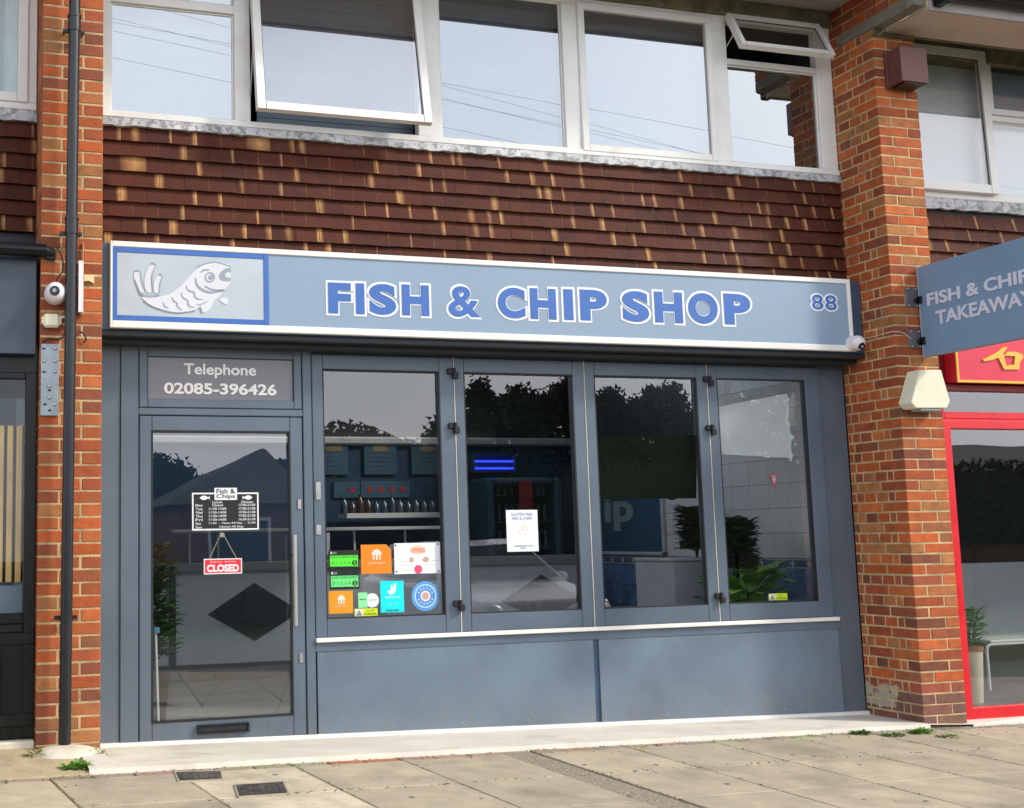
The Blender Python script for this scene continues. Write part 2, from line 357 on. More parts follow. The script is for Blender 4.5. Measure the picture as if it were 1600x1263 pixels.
def text(name, body, x0, x1, z0, z1, y, m, parent, bold=0, depth=.004, face='front', ref=None, spacing=1.0, keep=False, shear=0):
    """flat lettering fitted to a rectangle; face='front' looks to -y, face='left' looks to -x (x0,x1 are then y values, y is x)"""
    cu = bpy.data.curves.new(name, 'FONT'); cu.body = body; cu.align_x = 'CENTER'; cu.size = 1; cu.offset = bold; cu.extrude = .5; cu.resolution_u = 6; cu.space_character = spacing; cu.shear = shear
    t = bpy.data.objects.new('tmp', cu); COL.objects.link(t); bpy.context.view_layer.update()
    dg = bpy.context.evaluated_depsgraph_get(); me = bpy.data.meshes.new_from_object(t.evaluated_get(dg)); bpy.data.objects.remove(t)
    V = np.array([v.co[:] for v in me.vertices]); a = V.min(0); b = V.max(0)
    par = list(range(len(V)))
    def fd(i):
        while par[i] != i: par[i] = par[par[i]]; i = par[i]
        return i
    for e in me.edges: par[fd(e.vertices[0])] = fd(e.vertices[1])
    isl = sorted({fd(i) for i in range(len(V))}, key=lambda q: V[q, 0]); ix = {q: n for n, q in enumerate(isl)}
    stg = np.array([ix[fd(i)] % 3 for i in range(len(V))])*.0003*(1 if depth > 0 else -1)*(abs(depth) > .0015)
    if ref: a2, b2 = ref; a[:2] = a2[:2]; b[:2] = b2[:2]
    s = (V-a)/(b-a); X = x0+s[:, 0]*(x1-x0); Z = z0+s[:, 1]*(z1-z0); D = y+depth*(0.5-(V[:, 2]))-stg
    if face == 'front': P = np.stack([X, D, Z], 1)
    else: P = np.stack([D, X, Z], 1)
    org = Vector((float(P[:, 0].mean()), float(P[:, 1].mean()), float(P[:, 2].min())))
    for v, p in zip(me.vertices, P): v.co = Vector(p)-org
    me.materials.clear(); me.materials.append(m); me.update()
    o = bpy.data.objects.new(name, me); COL.objects.link(o); place(o, org, parent)
    return (o, (a, b)) if keep else o
def frame_ring(mb, x0, x1, z0, z1, w, y0, y1, bev=.004, wt=None, wb=None, wl=None, wr=None):
    wt = w if wt is None else wt; wb = w if wb is None else wb; wl = w if wl is None else wl; wr = w if wr is None else wr
    mb.box(x0, x0+wl, y0, y1, z0, z1, bev); mb.box(x1-wr, x1, y0, y1, z0, z1, bev)
    mb.box(x0+wl, x1-wr, y0+.001, y1-.001, z1-wt, z1, bev); mb.box(x0+wl, x1-wr, y0+.001, y1-.001, z0, z0+wb, bev)
def lerp(a, b, t): return tuple(x+(y-x)*t for x, y in zip(a, b))

# ------------------------------------------------------------------ ground
g = MB(); g.add([(-120, -120, -.42), (160, -120, -.42), (160, 60, -.42), (-120, 60, -.42)], [(0, 1, 2, 3)]); setp(obj('ground', g, M_GRASS), kind='structure')
def gquad(mb, pts, dz): mb.add([(x, y, gz(x, y)+dz) for x, y in pts], [(0, 1, 2, 3)])
# rotated paving frame: pavement runs 6.6 degrees off the building line
PA = R(5.8); ca_, sa_ = math.cos(PA), math.sin(PA)
def pv(a, b): return (0.0+a*ca_-b*sa_*1.3, -.725+a*sa_+b*ca_)       # b=0 is the edge against the steps, b<0 towards the street
g = MB(); gquad(g, [pv(-12, -4.2), pv(30, -4.2), pv(30, .03), pv(-12, .03)], -.014); setp(obj('pavement_bed', g, M_JOINT), kind='structure')
g = MB(); gquad(g, [pv(-40, -22), pv(60, -22), pv(60, -4.2), pv(-40, -4.2)], -.10); setp(obj('road', g, M_ASPH), kind='structure')
g = MB()
for i in range(46):
    a0 = -12+i*.92; P = [pv(a0, -4.34), pv(a0+.91, -4.34), pv(a0+.91, -4.2), pv(a0, -4.2)]
    g.hull([(x, y, gz(x, y)-.12) for x, y in P], [(x, y, gz(x, y)+.004) for x, y in P])
setp(obj('kerb', g, M_CONC), kind='structure')
g = MB(); joints = [(.65*i-5.0-.04) for i in range(0, 40)]
base_c = (.45, .385, .285)
def slab(a0, a1, b0, b1, c, dz=0):
    e = .005; P = [pv(a0+e, b0+e), pv(a1-e, b0+e), pv(a1-e, b1-e), pv(a0+e, b1-e)]
    q = .004; Q = [pv(a0+e+q, b0+e+q), pv(a1-e-q, b0+e+q), pv(a1-e-q, b1-e-q), pv(a0+e+q, b1-e-q)]
    t = [rng.uniform(-.0015, .0015) for _ in range(4)]
    bot = [(x, y, gz(x, y)-.03) for x, y in P]; mid = [(x, y, gz(x, y)-.003+dz+t[i]) for i, (x, y) in enumerate(P)]; top = [(x, y, gz(x, y)+dz+t[i]) for i, (x, y) in enumerate(Q)]
    n = 4; g.add(bot+mid+top, [(i, (i+1) % n, n+(i+1) % n, n+i) for i in range(n)]+[(n+i, n+(i+1) % n, 2*n+(i+1) % n, 2*n+i) for i in range(n)]+[(8, 9, 10, 11)], c)
def slabcol():
    t = rng.random(); c = lerp(base_c, (.42, .365, .27), t*.8); k = rng.uniform(.95, 1.05)
    return tuple(x*k for x in c)
COVERS = [((275, 1208), (343, 1206), (345, 1219), (281, 1222)), ((369, 1228), (440, 1223), (448, 1241), (375, 1246))]
pitch = .655; A0 = .53
cols = []; a = A0-pitch*12
while a < 24:
    cols.append(a); a += pitch
strip_at = A0+pitch*4-.02      # a strip of aggregate interrupts the slabs
rows = [(-.10, 0), (-.70, -.10), (-1.30, -.70), (-2.2, -1.30), (-3.1, -2.2), (-4.2, -3.1)]
for ci, a in enumerate(cols):
    k = round((a-A0)/pitch)
    sh = .22 if a > strip_at-.3 else 0
    a0, a1 = a+sh, a+sh+pitch
    for ri, (b0, b1) in enumerate(rows):
        if ri == 0:
            n = 3
            for q in range(n):
                c = (.40, .17, .09) if (k == 2 and q > 0) else tuple(x*rng.uniform(.6, .85) for x in base_c)
                slab(a0+(a1-a0)*q/n, a0+(a1-a0)*(q+1)/n, b0, b1, c, -.002)
        else:
            c = slabcol()
            if k == 1 and ri in (1, 2): c = (.62, .545, .41)
            if k in (-1, -2) and ri < 4: c = (.52, .44, .31)
            slab(a0, a1, b0, b1, c)
setp(obj('pavement', g, M_SLAB), kind='structure')
g = MB(); gquad(g, [pv(strip_at+.01, -4.2), pv(strip_at+.22, -4.2), pv(strip_at+.22, 0), pv(strip_at+.01, 0)], -.003)
setp(obj('aggregate_strip', g, M_COBBLE), kind='structure')
for i in range(2):
    t0 = thing('utility_cover', (0, 0, 0), ['small dark rectangular iron cover nearest the doorstep, left of the other', 'larger dark iron cover, right of and nearer the street than the small one'][i], 'utility cover', None)
    P = [WG(u, v) for u, v in COVERS[i]]; c = sum(P)/4; t0.location = Vector(c); ORG[t0.name] = Vector(c)
    up = np.array([0, 0, 1.0])
    m = MB(); m.hull([p-up*.02 for p in P], [p+up*.005 for p in P]); obj('cover_plate', m, M_IRON, t0)
    m = MB()
    for q in range(7):
        s0 = (q+.6)/7.4; p0 = P[0]*(1-s0)+P[1]*s0; p1 = P[3]*(1-s0)+P[2]*s0
        m.tube([p0*.88+p1*.12+up*.004, p0*.12+p1*.88+up*.004], .003, 6)
    obj('raised_tread', m, M_IRON, t0)
    m = MB(); cc = c
    for j in range(4):
        a, b = P[j], P[(j+1) % 4]; m.tube([cc+(a-cc)*1.07+up*.001, cc+(b-cc)*1.07+up*.001], .007, 6)
    obj('cover_rim', m, M_SLABP, t0)

# white painted step / apron in front of the shop
def sedge(x): return -.728+.1015*x
zb = lambda x: .158-.0205*(x-.9)          # base line of the shopfront
g = MB(); xs = [.74, .87, .88, 1.2, 1.8, 2.4, 3.2, 4.2, 5.2, 6.0, 6.58]
top = []; 
for x in xs:
    yb = .56 if x > .875 else .0
    top.append(((x, yb, zb(x)+.0 if yb > .1 else gz(x, 0)+.01), (x, sedge(x), gz(x, sedge(x))+.026), (x, sedge(x)-.004, gz(x, sedge(x))-.01)))
V = [p for t in top for p in t]; Fc = []
for i in range(len(xs)-1):
    Fc += [(3*i, 3*i+1, 3*i+4, 3*i+3), (3*i+1, 3*i+2, 3*i+5, 3*i+4)]
g.add(V, Fc)
setp(obj('doorstep', g, M_STEP, fixn=False), kind='structure')
g = MB(); g.add([(6.58, .56, zb(6.58)), (6.58, -.06, gz(6.58, -.06)+.02), (6.96, -.05, gz(6.96, -.05)+.012), (12, .45, gz(12, .4)+.02), (12, .8, .06), (6.96, .8, .10)], [(0, 1, 2, 5), (2, 3, 4, 5)])
g.add([(6.96, -.05, gz(6.96, -.05)+.012), (12, .45, gz(12, .4)+.02), (12, .45, gz(12, .4)-.03), (6.96, -.05, gz(6.96, -.05)-.03)], [(0, 1, 2, 3)])
setp(obj('neighbour_step', g, M_STEP, fixn=False), kind='structure')
g = MB(); xs = [-3, -1, 0, .4, .745]; V = []
for x in xs: V += [(x, .2, gz(x, .2)+.012), (x, sedge(x)-.02, gz(x, sedge(x))+.006), (x, sedge(x)-.024, gz(x, sedge(x))-.02)]
g.add(V, [f for i in range(4) for f in ((3*i, 3*i+1, 3*i+4, 3*i+3), (3*i+1, 3*i+2, 3*i+5, 3*i+4))])
setp(obj('side_path', g, mat('sandy_concrete', (.50, .40, .25), .9, var=.15, vscale=4, bump=.4, bscale=40, tint2=(.34, .28, .19), t2scale=5), fixn=False), kind='structure')
g = MB(); g.box(-3, .512, .03, .2, .15, .300, .008); setp(obj('door_cill', g, M_CEMENT), 'beige stone cill under the black shop front', 'cill')

# ------------------------------------------------------------------ brick piers
PAL = [(.36, .075, .018), (.42, .088, .020), (.45, .105, .024), (.31, .058, .017), (.38, .11, .032), (.25, .055, .022), (.37, .13, .036), (.43, .078, .015)]
def pier(name, x0, w, depth, z0, z1, label, far=False, dark_base=False):
    t = thing(name, (x0+w/2, depth/2, z0), label, 'brick pier', 'brick piers between the shops')
    br = MB(); j = .010; c = .075; n = int((z1-z0)/c)
    def bk(xa, xb, ya, yb, k, dk=False):
        col = rng.choice(PAL); q = rng.uniform(.8, 1.12); col = tuple(v*q*g_ for v, g_ in zip(col, (1.10, 1.28, 1.5)))
        if rng.random() < .05: col = lerp(col, (.12, .05, .035), rng.uniform(.3, .7))
        if dark_base and k < 4: col = lerp(col, (.15, .085, .075), .8)
        if dark_base and k == 4: col = lerp(col, (.30, .09, .06), .5)
        o = rng.uniform(-.0016, .0016)
        ez = rng.uniform(-.001, .001); za = z0+k*c+j/2+ez; zb_ = z0+(k+1)*c-j/2+ez*.5
        br.box(xa+rng.uniform(0, .0015), xb-rng.uniform(0, .0015), ya+(o if ya < .01 else 0), yb, za, zb_, .0035, col)
    H = .113; S = w-H-j
    for k in range(n):
        if k % 2:
            bk(x0, x0+H, 0, .245, k); bk(x0+H+j, x0+w, 0, H, k)
            y = .255; segs = [.235, .3]
        else:
            bk(x0, x0+S, 0, H, k); bk(x0+S+j, x0+w, 0, H*1.9, k)
            y = H+j; segs = [.055, .113, .113, .075, .3]
        for s in segs:
            if y >= depth-.02: break
            e = min(y+s, depth); bk(x0, x0+H, y, e, k); y = e+j
    obj('brickwork', br, M_BRICK, t)
    mo = MB(); mo.box(x0+.003, x0+w-.003, .003, depth, z0-.05, z0+n*c-.002); obj('mortar', mo, M_MORTAR, t)
    return t
pier('brick_pier', .515, .36, .56, .20, 5.75, 'narrow sunlit brick pier behind the black downpipe')
def add_smear(zlim):
    m = mat('brick_smeared', (1, 1, 1), .9, attr=True, var=.22, vscale=14, bump=.5, bscale=90, tint2=(.16, .07, .04), t2scale=9, t2=(.56, .8)); nt = m.node_tree; L = nt.links.new
    b = nt.nodes['Principled BSDF']; src = b.inputs['Base Color'].links[0].from_socket
    geo = N(nt, 'ShaderNodeNewGeometry'); sp = N(nt, 'ShaderNodeSeparateXYZ'); L(geo.outputs['Position'], sp.inputs[0])
    n = N(nt, 'ShaderNodeTexNoise'); n.inputs['Scale'].default_value = 9; n.inputs['Detail'].default_value = 6; L(geo.outputs['Position'], n.inputs['Vector'])
    mz = N(nt, 'ShaderNodeMapRange'); mz.inputs['From Min'].default_value = .36; mz.inputs['From Max'].default_value = .26; L(sp.outputs['Z'], mz.inputs['Value'])
    mzb = N(nt, 'ShaderNodeMapRange'); mzb.inputs['From Min'].default_value = .07; mzb.inputs['From Max'].default_value = .13; L(sp.outputs['Z'], mzb.inputs['Value'])
    my = N(nt, 'ShaderNodeMapRange'); my.inputs['From Min'].default_value = .10; my.inputs['From Max'].default_value = .28; L(sp.outputs['Y'], my.inputs['Value'])
    mul = N(nt, 'ShaderNodeMath', operation='MULTIPLY'); L(mz.outputs[0], mul.inputs[0]); L(my.outputs[0], mul.inputs[1])
    mulb = N(nt, 'ShaderNodeMath', operation='MULTIPLY'); L(mul.outputs[0], mulb.inputs[0]); L(mzb.outputs[0], mulb.inputs[1])
    ad = N(nt, 'ShaderNodeMath', operation='MULTIPLY_ADD'); L(n.outputs['Fac'], ad.inputs[0]); ad.inputs[1].default_value = 1.0; ad.inputs[2].default_value = -1.0
    ad2 = N(nt, 'ShaderNodeMath', operation='MULTIPLY_ADD', use_clamp=True); L(mulb.outputs[0], ad2.inputs[0]); ad2.inputs[1].default_value = .70; L(ad.outputs[0], ad2.inputs[2])
    st = N(nt, 'ShaderNodeMapRange'); st.inputs['From Min'].default_value = .04; st.inputs['From Max'].default_value = .12; L(ad2.outputs[0], st.inputs['Value'])
    mi = N(nt, 'ShaderNodeMixRGB'); mi.inputs['Color2'].default_value = (.42, .37, .29, 1); L(st.outputs[0], mi.inputs['Fac']); L(src, mi.inputs['Color1']); L(mi.outputs[0], b.inputs['Base Color'])
    return m
M_BRICK_A = M_BRICK; M_BRICK = add_smear(.3)
pier('brick_pier', 6.585, .375, .56, -.055, 5.125, 'wide brick pier with pale mortar smears at its foot, beside the red shop', dark_base=True)
M_BRICK = M_BRICK_A

# ------------------------------------------------------------------ the middle building
B = thing('shop_building', (3.7, .6, .1), 'two storey fish and chip shop with grey front between the two piers', 'building')
XL, XR = .878, 6.582
# hung tiles
def tiles(x0, x1, ztop, rows_, parent, yb=.47, seed=1, phase=0.0):
    r2 = random.Random(seed); mb = MB(); TW, TH = .1655, .1005
    for r in range(rows_):
        zt = ztop-r*TH; x = x0-TW*(.5 if r % 2 else 0)-phase
        while x < x1:
            xa, xb = max(x+.001, x0), min(x+TW-.001, x1)
            if xb-xa > .012:
                dz = r2.uniform(-.002, .002); dy = r2.uniform(-.0025, .0025); sk = r2.uniform(-.0018, .0018)
                yt = yb-.006; yo = yb-.034+dy
                z1, z0 = zt+.012, zt-TH+dz
                v = [(xa, yo, z0+sk), (xb, yo, z0-sk), (xb, yt, z1), (xa, yt, z1), (xa, yo+.020, z0+sk), (xb, yo+.020, z0-sk), (xb, yt+.013, z1), (xa, yt+.013, z1)]
                k = r2.random()
                if k < .38: col = (r2.choice((.95, .98, .04, 1.0)), r2.uniform(.08, .26), r2.uniform(.7, 1.3), r2.random())
                elif k < .50: col = (r2.uniform(.25, .75), r2.uniform(.10, .24), r2.uniform(.4, 1.0), r2.random())
                elif k < .504: col = (.55, .75, 1.0, r2.random())
                else: col = (.99, .04, r2.uniform(0, .5), r2.random())
                ua = (xa-x)/TW; ub = (xb-x)/TW
                mb.add(v, [(0, 1, 2, 3), (0, 4, 5, 1), (1, 5, 6, 2), (0, 3, 7, 4), (4, 7, 6, 5)], col, uv=[[(ua, 0), (ub, 0), (ub, 1), (ua, 1)]]+[[(ua, 0)]*4]*4)
            x += TW
    return obj('hung_tiles', mb, M_TILE, parent)
ZT = wz(740, 255, .46)   # top of the tiles
tiles(XL, XR, 4.065, 9, B)
m = MB(); m.box(XL, XR, .475, .56, 2.75, 4.1); obj('backing_wall', m, M_DARK, B)
# flashing under the windows with flaking paint
def flashing(x0, x1, z0, z1, y, parent, seed):
    r2 = random.Random(seed); mb = MB(); n = int((x1-x0)/.05)
    pts = [(x0+(x1-x0)*i/n, z0+r2.uniform(-.006, .006), y+r2.uniform(-.006, .004)) for i in range(n+1)]
    for i in range(n):
        a, b = pts[i], pts[i+1]
        mb.add([(a[0], a[2]-.012, a[1]), (b[0], b[2]-.012, b[1]), (b[0], y-.004, z1), (a[0], y-.004, z1)], [(0, 1, 2, 3)])
        mb.add([(a[0], a[2]-.012, a[1]), (b[0], b[2]-.012, b[1]), (b[0], y+.02, b[1]), (a[0], y+.02, a[1])], [(0, 1, 2, 3)])
    return obj('lead_flashing', mb, M_FLASH, parent, fixn=False)
flashing(XL, XR, 4.058, 4.115, .440, B, 3)
# upper windows -------------------------------------------------
ZB, ZTW = 4.115, 5.31; YW = .45
m = MB()
m.box(XL, XR, YW-.012, YW+.09, ZB, ZB+.045, .005)                      # cill rail
m.box(XL, XR, YW, YW+.07, ZTW-.045, ZTW, .004)
muls = [(XL, wx(173, 100, YW)), (wx(366, 100, YW), wx(391, 100, YW)), (wx(651, 100, YW), wx(688, 100, YW)), (wx(880, 100, YW), wx(904, 100, YW)), (wx(1114, 120, YW), wx(1138, 120, YW)), (wx(1277, 130, YW), XR)]
for a, b in muls: m.box(a, b, YW, YW+.07, ZB+.045, ZTW-.045, .005)
ztr = wz(1200, 98, YW)
m.box(muls[4][1], muls[5][0], YW+.001, YW+.068, ztr-.045, ztr, .004)
ztl = wz(270, 12, YW); m.box(muls[0][1], muls[1][0], YW+.001, YW+.068, ztl, ztl+.06, .004)
obj('window_frame', m, M_WHITE, B)
def pane(parent, x0, x1, z0, z1, y, gm, bead=.012, bm=None, beadm=None, th=.006, name='pane', gy=.0):
    mb = MB(); frame_ring(mb, x0, x1, z0, z1, bead, y-.006, y+.012, .003); f = obj('glazing_bead', mb, beadm or M_WHITE, parent)
    mb = MB(); mb.box(x0+bead*.5, x1-bead*.5, y+.004+gy, y+.004+th+gy, z0+bead*.5, z1-bead*.5); return obj(name, mb, gm, f)
def fixed(i, z0, z1, extra=0): pane(B, muls[i][1], muls[i+1][0], z0, z1, YW+.025, G_UP)
fixed(0, ZB+.045, ztl); fixed(0, ztl+.06, ZTW-.045); fixed(2, ZB+.045, ZTW-.045); fixed(4, ZB+.045, ztr-.045)
# closed casement in bay 4
m = MB(); frame_ring(m, muls[3][1], muls[4][0], ZB+.03, ZTW-.035, .055, YW-.018, YW+.03, .006); cs = obj('casement', m, M_WHITE, B)
a, b = muls[3][1]+.055, muls[4][0]-.055
m = MB(); m.box(a-.005, b+.005, YW+.004, YW+.01, ZB+.08, ZTW-.085); obj('pane', m, G_UP, cs)
# open top hung sashes: built hinged at the top edge, tilted outwards
def open_sash(x0, x1, z0, z1, ang, fw, parent, gm):
    def T(x, d, s):          # d: distance out of sash plane, s: distance down from hinge
        y = YW-.005-s*math.sin(ang)-d*math.cos(ang); z = z1-s*math.cos(ang)+d*math.sin(ang); return (x, y, z)
    h = z1-z0; mb = MB()
    def bar(xa, xb, sa, sb, d0, d1, m_=None):
        (m_ or mb).hull([T(xa, d0, sa), T(xb, d0, sa), T(xb, d0, sb), T(xa, d0, sb)], [T(xa+.003, d1, sa+.003), T(xb-.003, d1, sa+.003), T(xb-.003, d1, sb-.003), T(xa+.003, d1, sb-.003)])
    bar(x0, x0+fw, 0, h, 0, .045); bar(x1-fw, x1, 0, h, 0, .045); bar(x0+fw, x1-fw, 0, fw, .001, .044); bar(x0+fw, x1-fw, h-fw, h, .001, .044)
    s = obj('open_sash', mb, M_WHITE, parent)
    g_ = MB(); bar(x0+fw-.004, x1-fw+.004, fw-.004, h-fw+.004, .018, .024, g_); obj('pane', g_, gm, s)
    g_ = MB(); 
    for (xa, xb, sa, sb) in ((x0+fw, x0+fw+.006, fw, h-fw), (x1-fw-.006, x1-fw, fw, h-fw), (x0+fw, x1-fw, fw, fw+.006)): bar(xa, xb, sa, sb, .024, .03, g_)
    obj('gasket', g_, M_GASKET, s)
    for xx in (x0+.004, x1-.016):
        g_ = MB(); g_.tube([T(xx+.006, -.004, h*.55), (xx+.006, YW+.03, z0+.1)], .005, 6); obj('stay', g_, M_STEEL, s)
xs0, xs1 = muls[1][1]-.012, muls[2][0]+.012
yb_ = WX(667, 197, xs1)[1]
ang2 = math.atan2(YW-yb_, 1.13)
print('sash angle', math.degrees(ang2), yb_)
ang2 = R(9.5)
open_sash(xs0, xs1, ZB+.035, ZTW-.03, ang2, .06, B, glass('sash_glass', 3.0, .34, (.9, .93, .97), bump=.02, refl=(.92, .95, 1.0)))
open_sash(muls[4][1]-.01, muls[5][0]+.02, ztr-.03, ZTW-.015, R(27), .045, B, G_VENT)
# room behind: blinds and dark room
m = MB(); m.box(XL, XR, 1.9, 2.0, 3.9, 5.5); m.box(XL, XR, .56, 2.0, 5.42, 5.5); m.box(XL, XR, .56, 2.0, 3.95, 4.0); m.box(XL, XL+.02, .56, 1.9, 3.9, 5.5); m.box(XR-.02, XR, .56, 1.9, 3.9, 5.5)
obj('upper_room', m, M_ROOM, B)
m = MB(); z = ZB+.05
while z < 5.3:
    for (a, b) in ((0, 1), (1, 2), (2, 3), (3, 4)):
        xa, xb = muls[a][1]-.02, muls[b][0]+.02
        if a == 1: xa += .1
        m.hull([(xa, .60, z), (xb, .60, z), (xb, .604, z+.088), (xa, .604, z+.088)], [(xa, .604, z), (xb, .604, z), (xb, .608, z+.088), (xa, .608, z+.088)])
    z += .090
obj('roller_blind', m, M_BLIND, B)
# lintel, soffit, gutter
m = MB(); m.box(XL, XR, .42, .6, ZTW, 5.433, .006); obj('lintel', m, M_LINTEL, B)
m = MB(); m.box(XL-.36, XR, -.31, .6, 5.435, 5.46); obj('soffit', m, M_SOFFITW, B)
m = MB(); m.box(XL-.36, XR-.002, -.335, -.311, 5.41, 5.65, .004); obj('fascia_board', m, M_SOFFITW, B)
m = MB(); m.tube([(XL-.36, -.39, 5.58), (XR, -.39, 5.58)], .06, 12); obj('gutter', m, M_BLACK, B)

# shopfront --------------------------------------------------------
YS = .54
ZH = wz(850, 563)         # head of frames ~2.63
def vline(u, v): return wx(u, v)
xj = [XL, wx(188, 850), wx(217, 850), wx(475, 800), wx(490, 800), wx(716, 800), wx(922, 800), wx(1115, 780), wx(1292, 780)]
zdt = wz(345, 651)        # door top
zwl = wz(900, 983)        # white ledge (under leaves)
m = MB()
m.box(XL, xj[1]-.001, YS+.012, YS+.09, zb(XL)-.03, ZH+.1, .003); m.box(xj[1]+.001, xj[2]-.003, YS, YS+.09, zb(1)-.03, ZH+.1, .004)
m.box(xj[3]+.004, xj[4]-.002, YS, YS+.09, zb(2.2)-.04, ZH+.1, .004)
m.box(xj[2]-.002, xj[3]+.002, YS+.001, YS+.088, zdt+.006, zdt+.05, .004)
m.box(xj[4], XR, YS+.02, YS+.09, ZH-.0, ZH+.35)
m.box(xj[2]-.002, xj[3]+.002, YS+.001, YS+.088, ZH+.0, ZH+.35)
m.box(xj[8]+.004, XR, YS+.025, YS+.09, .02, ZH, .003)
obj('shopfront_frame', m, M_FRAME, B)
# transom light over the door
zt0, zt1 = wz(345, 629), wz(345, 550)
tx0, tx1, tz0, tz1 = wx(231, 590), wx(459, 590), wz(345, 624.5), wz(345, 559.5)
m = MB(); frame_ring(m, xj[2]+.002, xj[3]-.002, zdt+.054, zt1+.03, .04, YS+.003, YS+.07, .005, wl=tx0-xj[2]-.002, wr=xj[3]-.002-tx1, wb=tz0-zdt-.054, wt=zt1+.03-tz1); tf = obj('transom_light', m, M_FRAME, B)
tx0, tx1, tz0, tz1 = wx(231, 590), wx(459, 590), wz(345, 624.5), wz(345, 559.5)
m = MB(); m.box(tx0, tx1, YS+.02, YS+.026, tz0, tz1); obj('frosted_pane', m, mat('frosted', (.20, .20, .225), .25, var=.04), tf)
m = MB(); frame_ring(m, tx0-.008, tx1+.008, tz0-.008, tz1+.008, .01, YS+.006, YS+.03, 0, wb=.002); obj('gasket', m, M_GASKET, tf)
text('lettering', 'Telephone', wx(288, 578), wx(401, 578), wz(345, 591), wz(345, 568.5), YS+.016, M_TXT, tf, bold=.022, depth=.002)
text('lettering', '02085-396426', wx(257, 607), wx(433, 607), wz(345, 616.5), wz(345, 598.5), YS+.016, M_TXT, tf, bold=.03, depth=.002)
# door
dz0 = zb(1.6)+.012
m = MB(); gx0, gx1, gz0_, gz1_ = wx(237.5, 900), wx(456, 900), wz(345, 1124), wz(345, 674)
frame_ring(m, xj[2]+.004, xj[3]-.004, dz0, zdt, 0, YS+.004, YS+.06, .005, wl=gx0-xj[2]-.004, wr=xj[3]-.004-gx1, wt=zdt-gz1_, wb=gz0_-dz0)
D = obj('door', m, M_FRAME, B)
m = MB(); frame_ring(m, gx0-.004, gx1+.004, gz0_-.004, gz1_+.004, .012, YS+.002, YS+.03, 0); obj('gasket', m, M_GASKET, D)
m = MB(); m.box(gx0, gx1, YS+.034, YS+.040, gz0_, gz1_); obj('door_pane', m, G_SHOP, D)
m = MB(); hx = wx(461, 900, .49); hz0, hz1 = wz(464, 978, .49), wz(457, 836, .49)
m.tube([(hx, .485, hz0), (hx, .485, hz1)], .014, 14)
for zz in (hz0+.12, hz1-.12): m.tube([(hx, .485, zz), (hx, YS+.01, zz)], .009, 8)
obj('pull_handle', m, M_STEEL, D)
for u, v in ((468, 788), (471, 1028)):
    m = MB(); m.box(wx(u-3, v), wx(u+3, v), YS-.004, YS+.005, wz(u, v+8), wz(u, v-8), .003); obj('lock_cylinder', m, M_STEEL, D)
lx0, lx1, lz0, lz1 = wx(309, 1138, .52), wx(390, 1138, .52), wz(350, 1146, .52), wz(350, 1131, .52)
m = MB(); frame_ring(m, lx0, lx1, lz0, lz1, .012, YS-.024, YS+.004, .003); lb = obj('letterbox', m, M_PIPE, D)
m = MB(); m.box(lx0+.012, lx1-.012, YS-.014, YS, lz0+.012, lz1-.012, .002); obj('letter_flap', m, M_GASKET, lb)
for u, v in ((497, 767), (497.5, 828)):
    m = MB(); m.box(wx(u-4, v), wx(u+4, v), YS-.008, YS+.012, wz(u, v+(14 if v < 800 else 8)), wz(u, v-(14 if v < 800 else 8)), .003); obj('post_bracket', m, M_STEEL, B)
# four folding window leaves
leafg = [(504+3.5, 691.5), (730.5, 902), (936.5, 1098), (1130, 1268.5)]
zg0, zg1 = wz(900, 953), wz(900, 586)
for i in range(4):
    x0, x1 = xj[4+i]+.003, xj[5+i]-.003; a, b = wx(leafg[i][0], 770), wx(leafg[i][1], 770)
    m = MB(); frame_ring(m, x0, x1, zwl+.012, ZH, 0, YS, YS+.065, .005, wl=a-x0, wr=x1-b, wt=ZH-zg1, wb=zg0-zwl-.012)
    lf = obj('window_leaf', m, M_FRAME, B)
    m = MB(); frame_ring(m, a-.003, b+.003, zg0-.003, zg1+.003, .010, YS+.003, YS+.035, 0); obj('gasket', m, M_GASKET, lf)
    m = MB(); m.box(a, b, YS+.034, YS+.04, zg0, zg1); obj('pane', m, G_SHOP, lf)
for u in xj[5:8]:
    m = MB(); m.box(u-.003, u+.003, YS-.001, YS+.02, zwl+.012, ZH); obj('leaf_seal', m, M_WIRE, B)
m = MB()
def hinge(u, v):
    x, z = wx(u, v), wz(u, v); h = MB()
    h.box(x-.042, x+.012, YS-.024, YS-.0005, z-.01, z+.03, .005); h.box(x-.008, x+.036, YS-.034, YS-.0005, z-.042, z+.003, .008); h.tube([(x+.003, YS-.028, z-.042), (x+.003, YS-.028, z+.032)], .011, 10)
    obj('hinge', h, M_GASKET, B)
for u, v in ((709, 583), (711, 668), (719, 945), (1108, 595), (1112, 671), (1126, 933)): hinge(u-2, v)
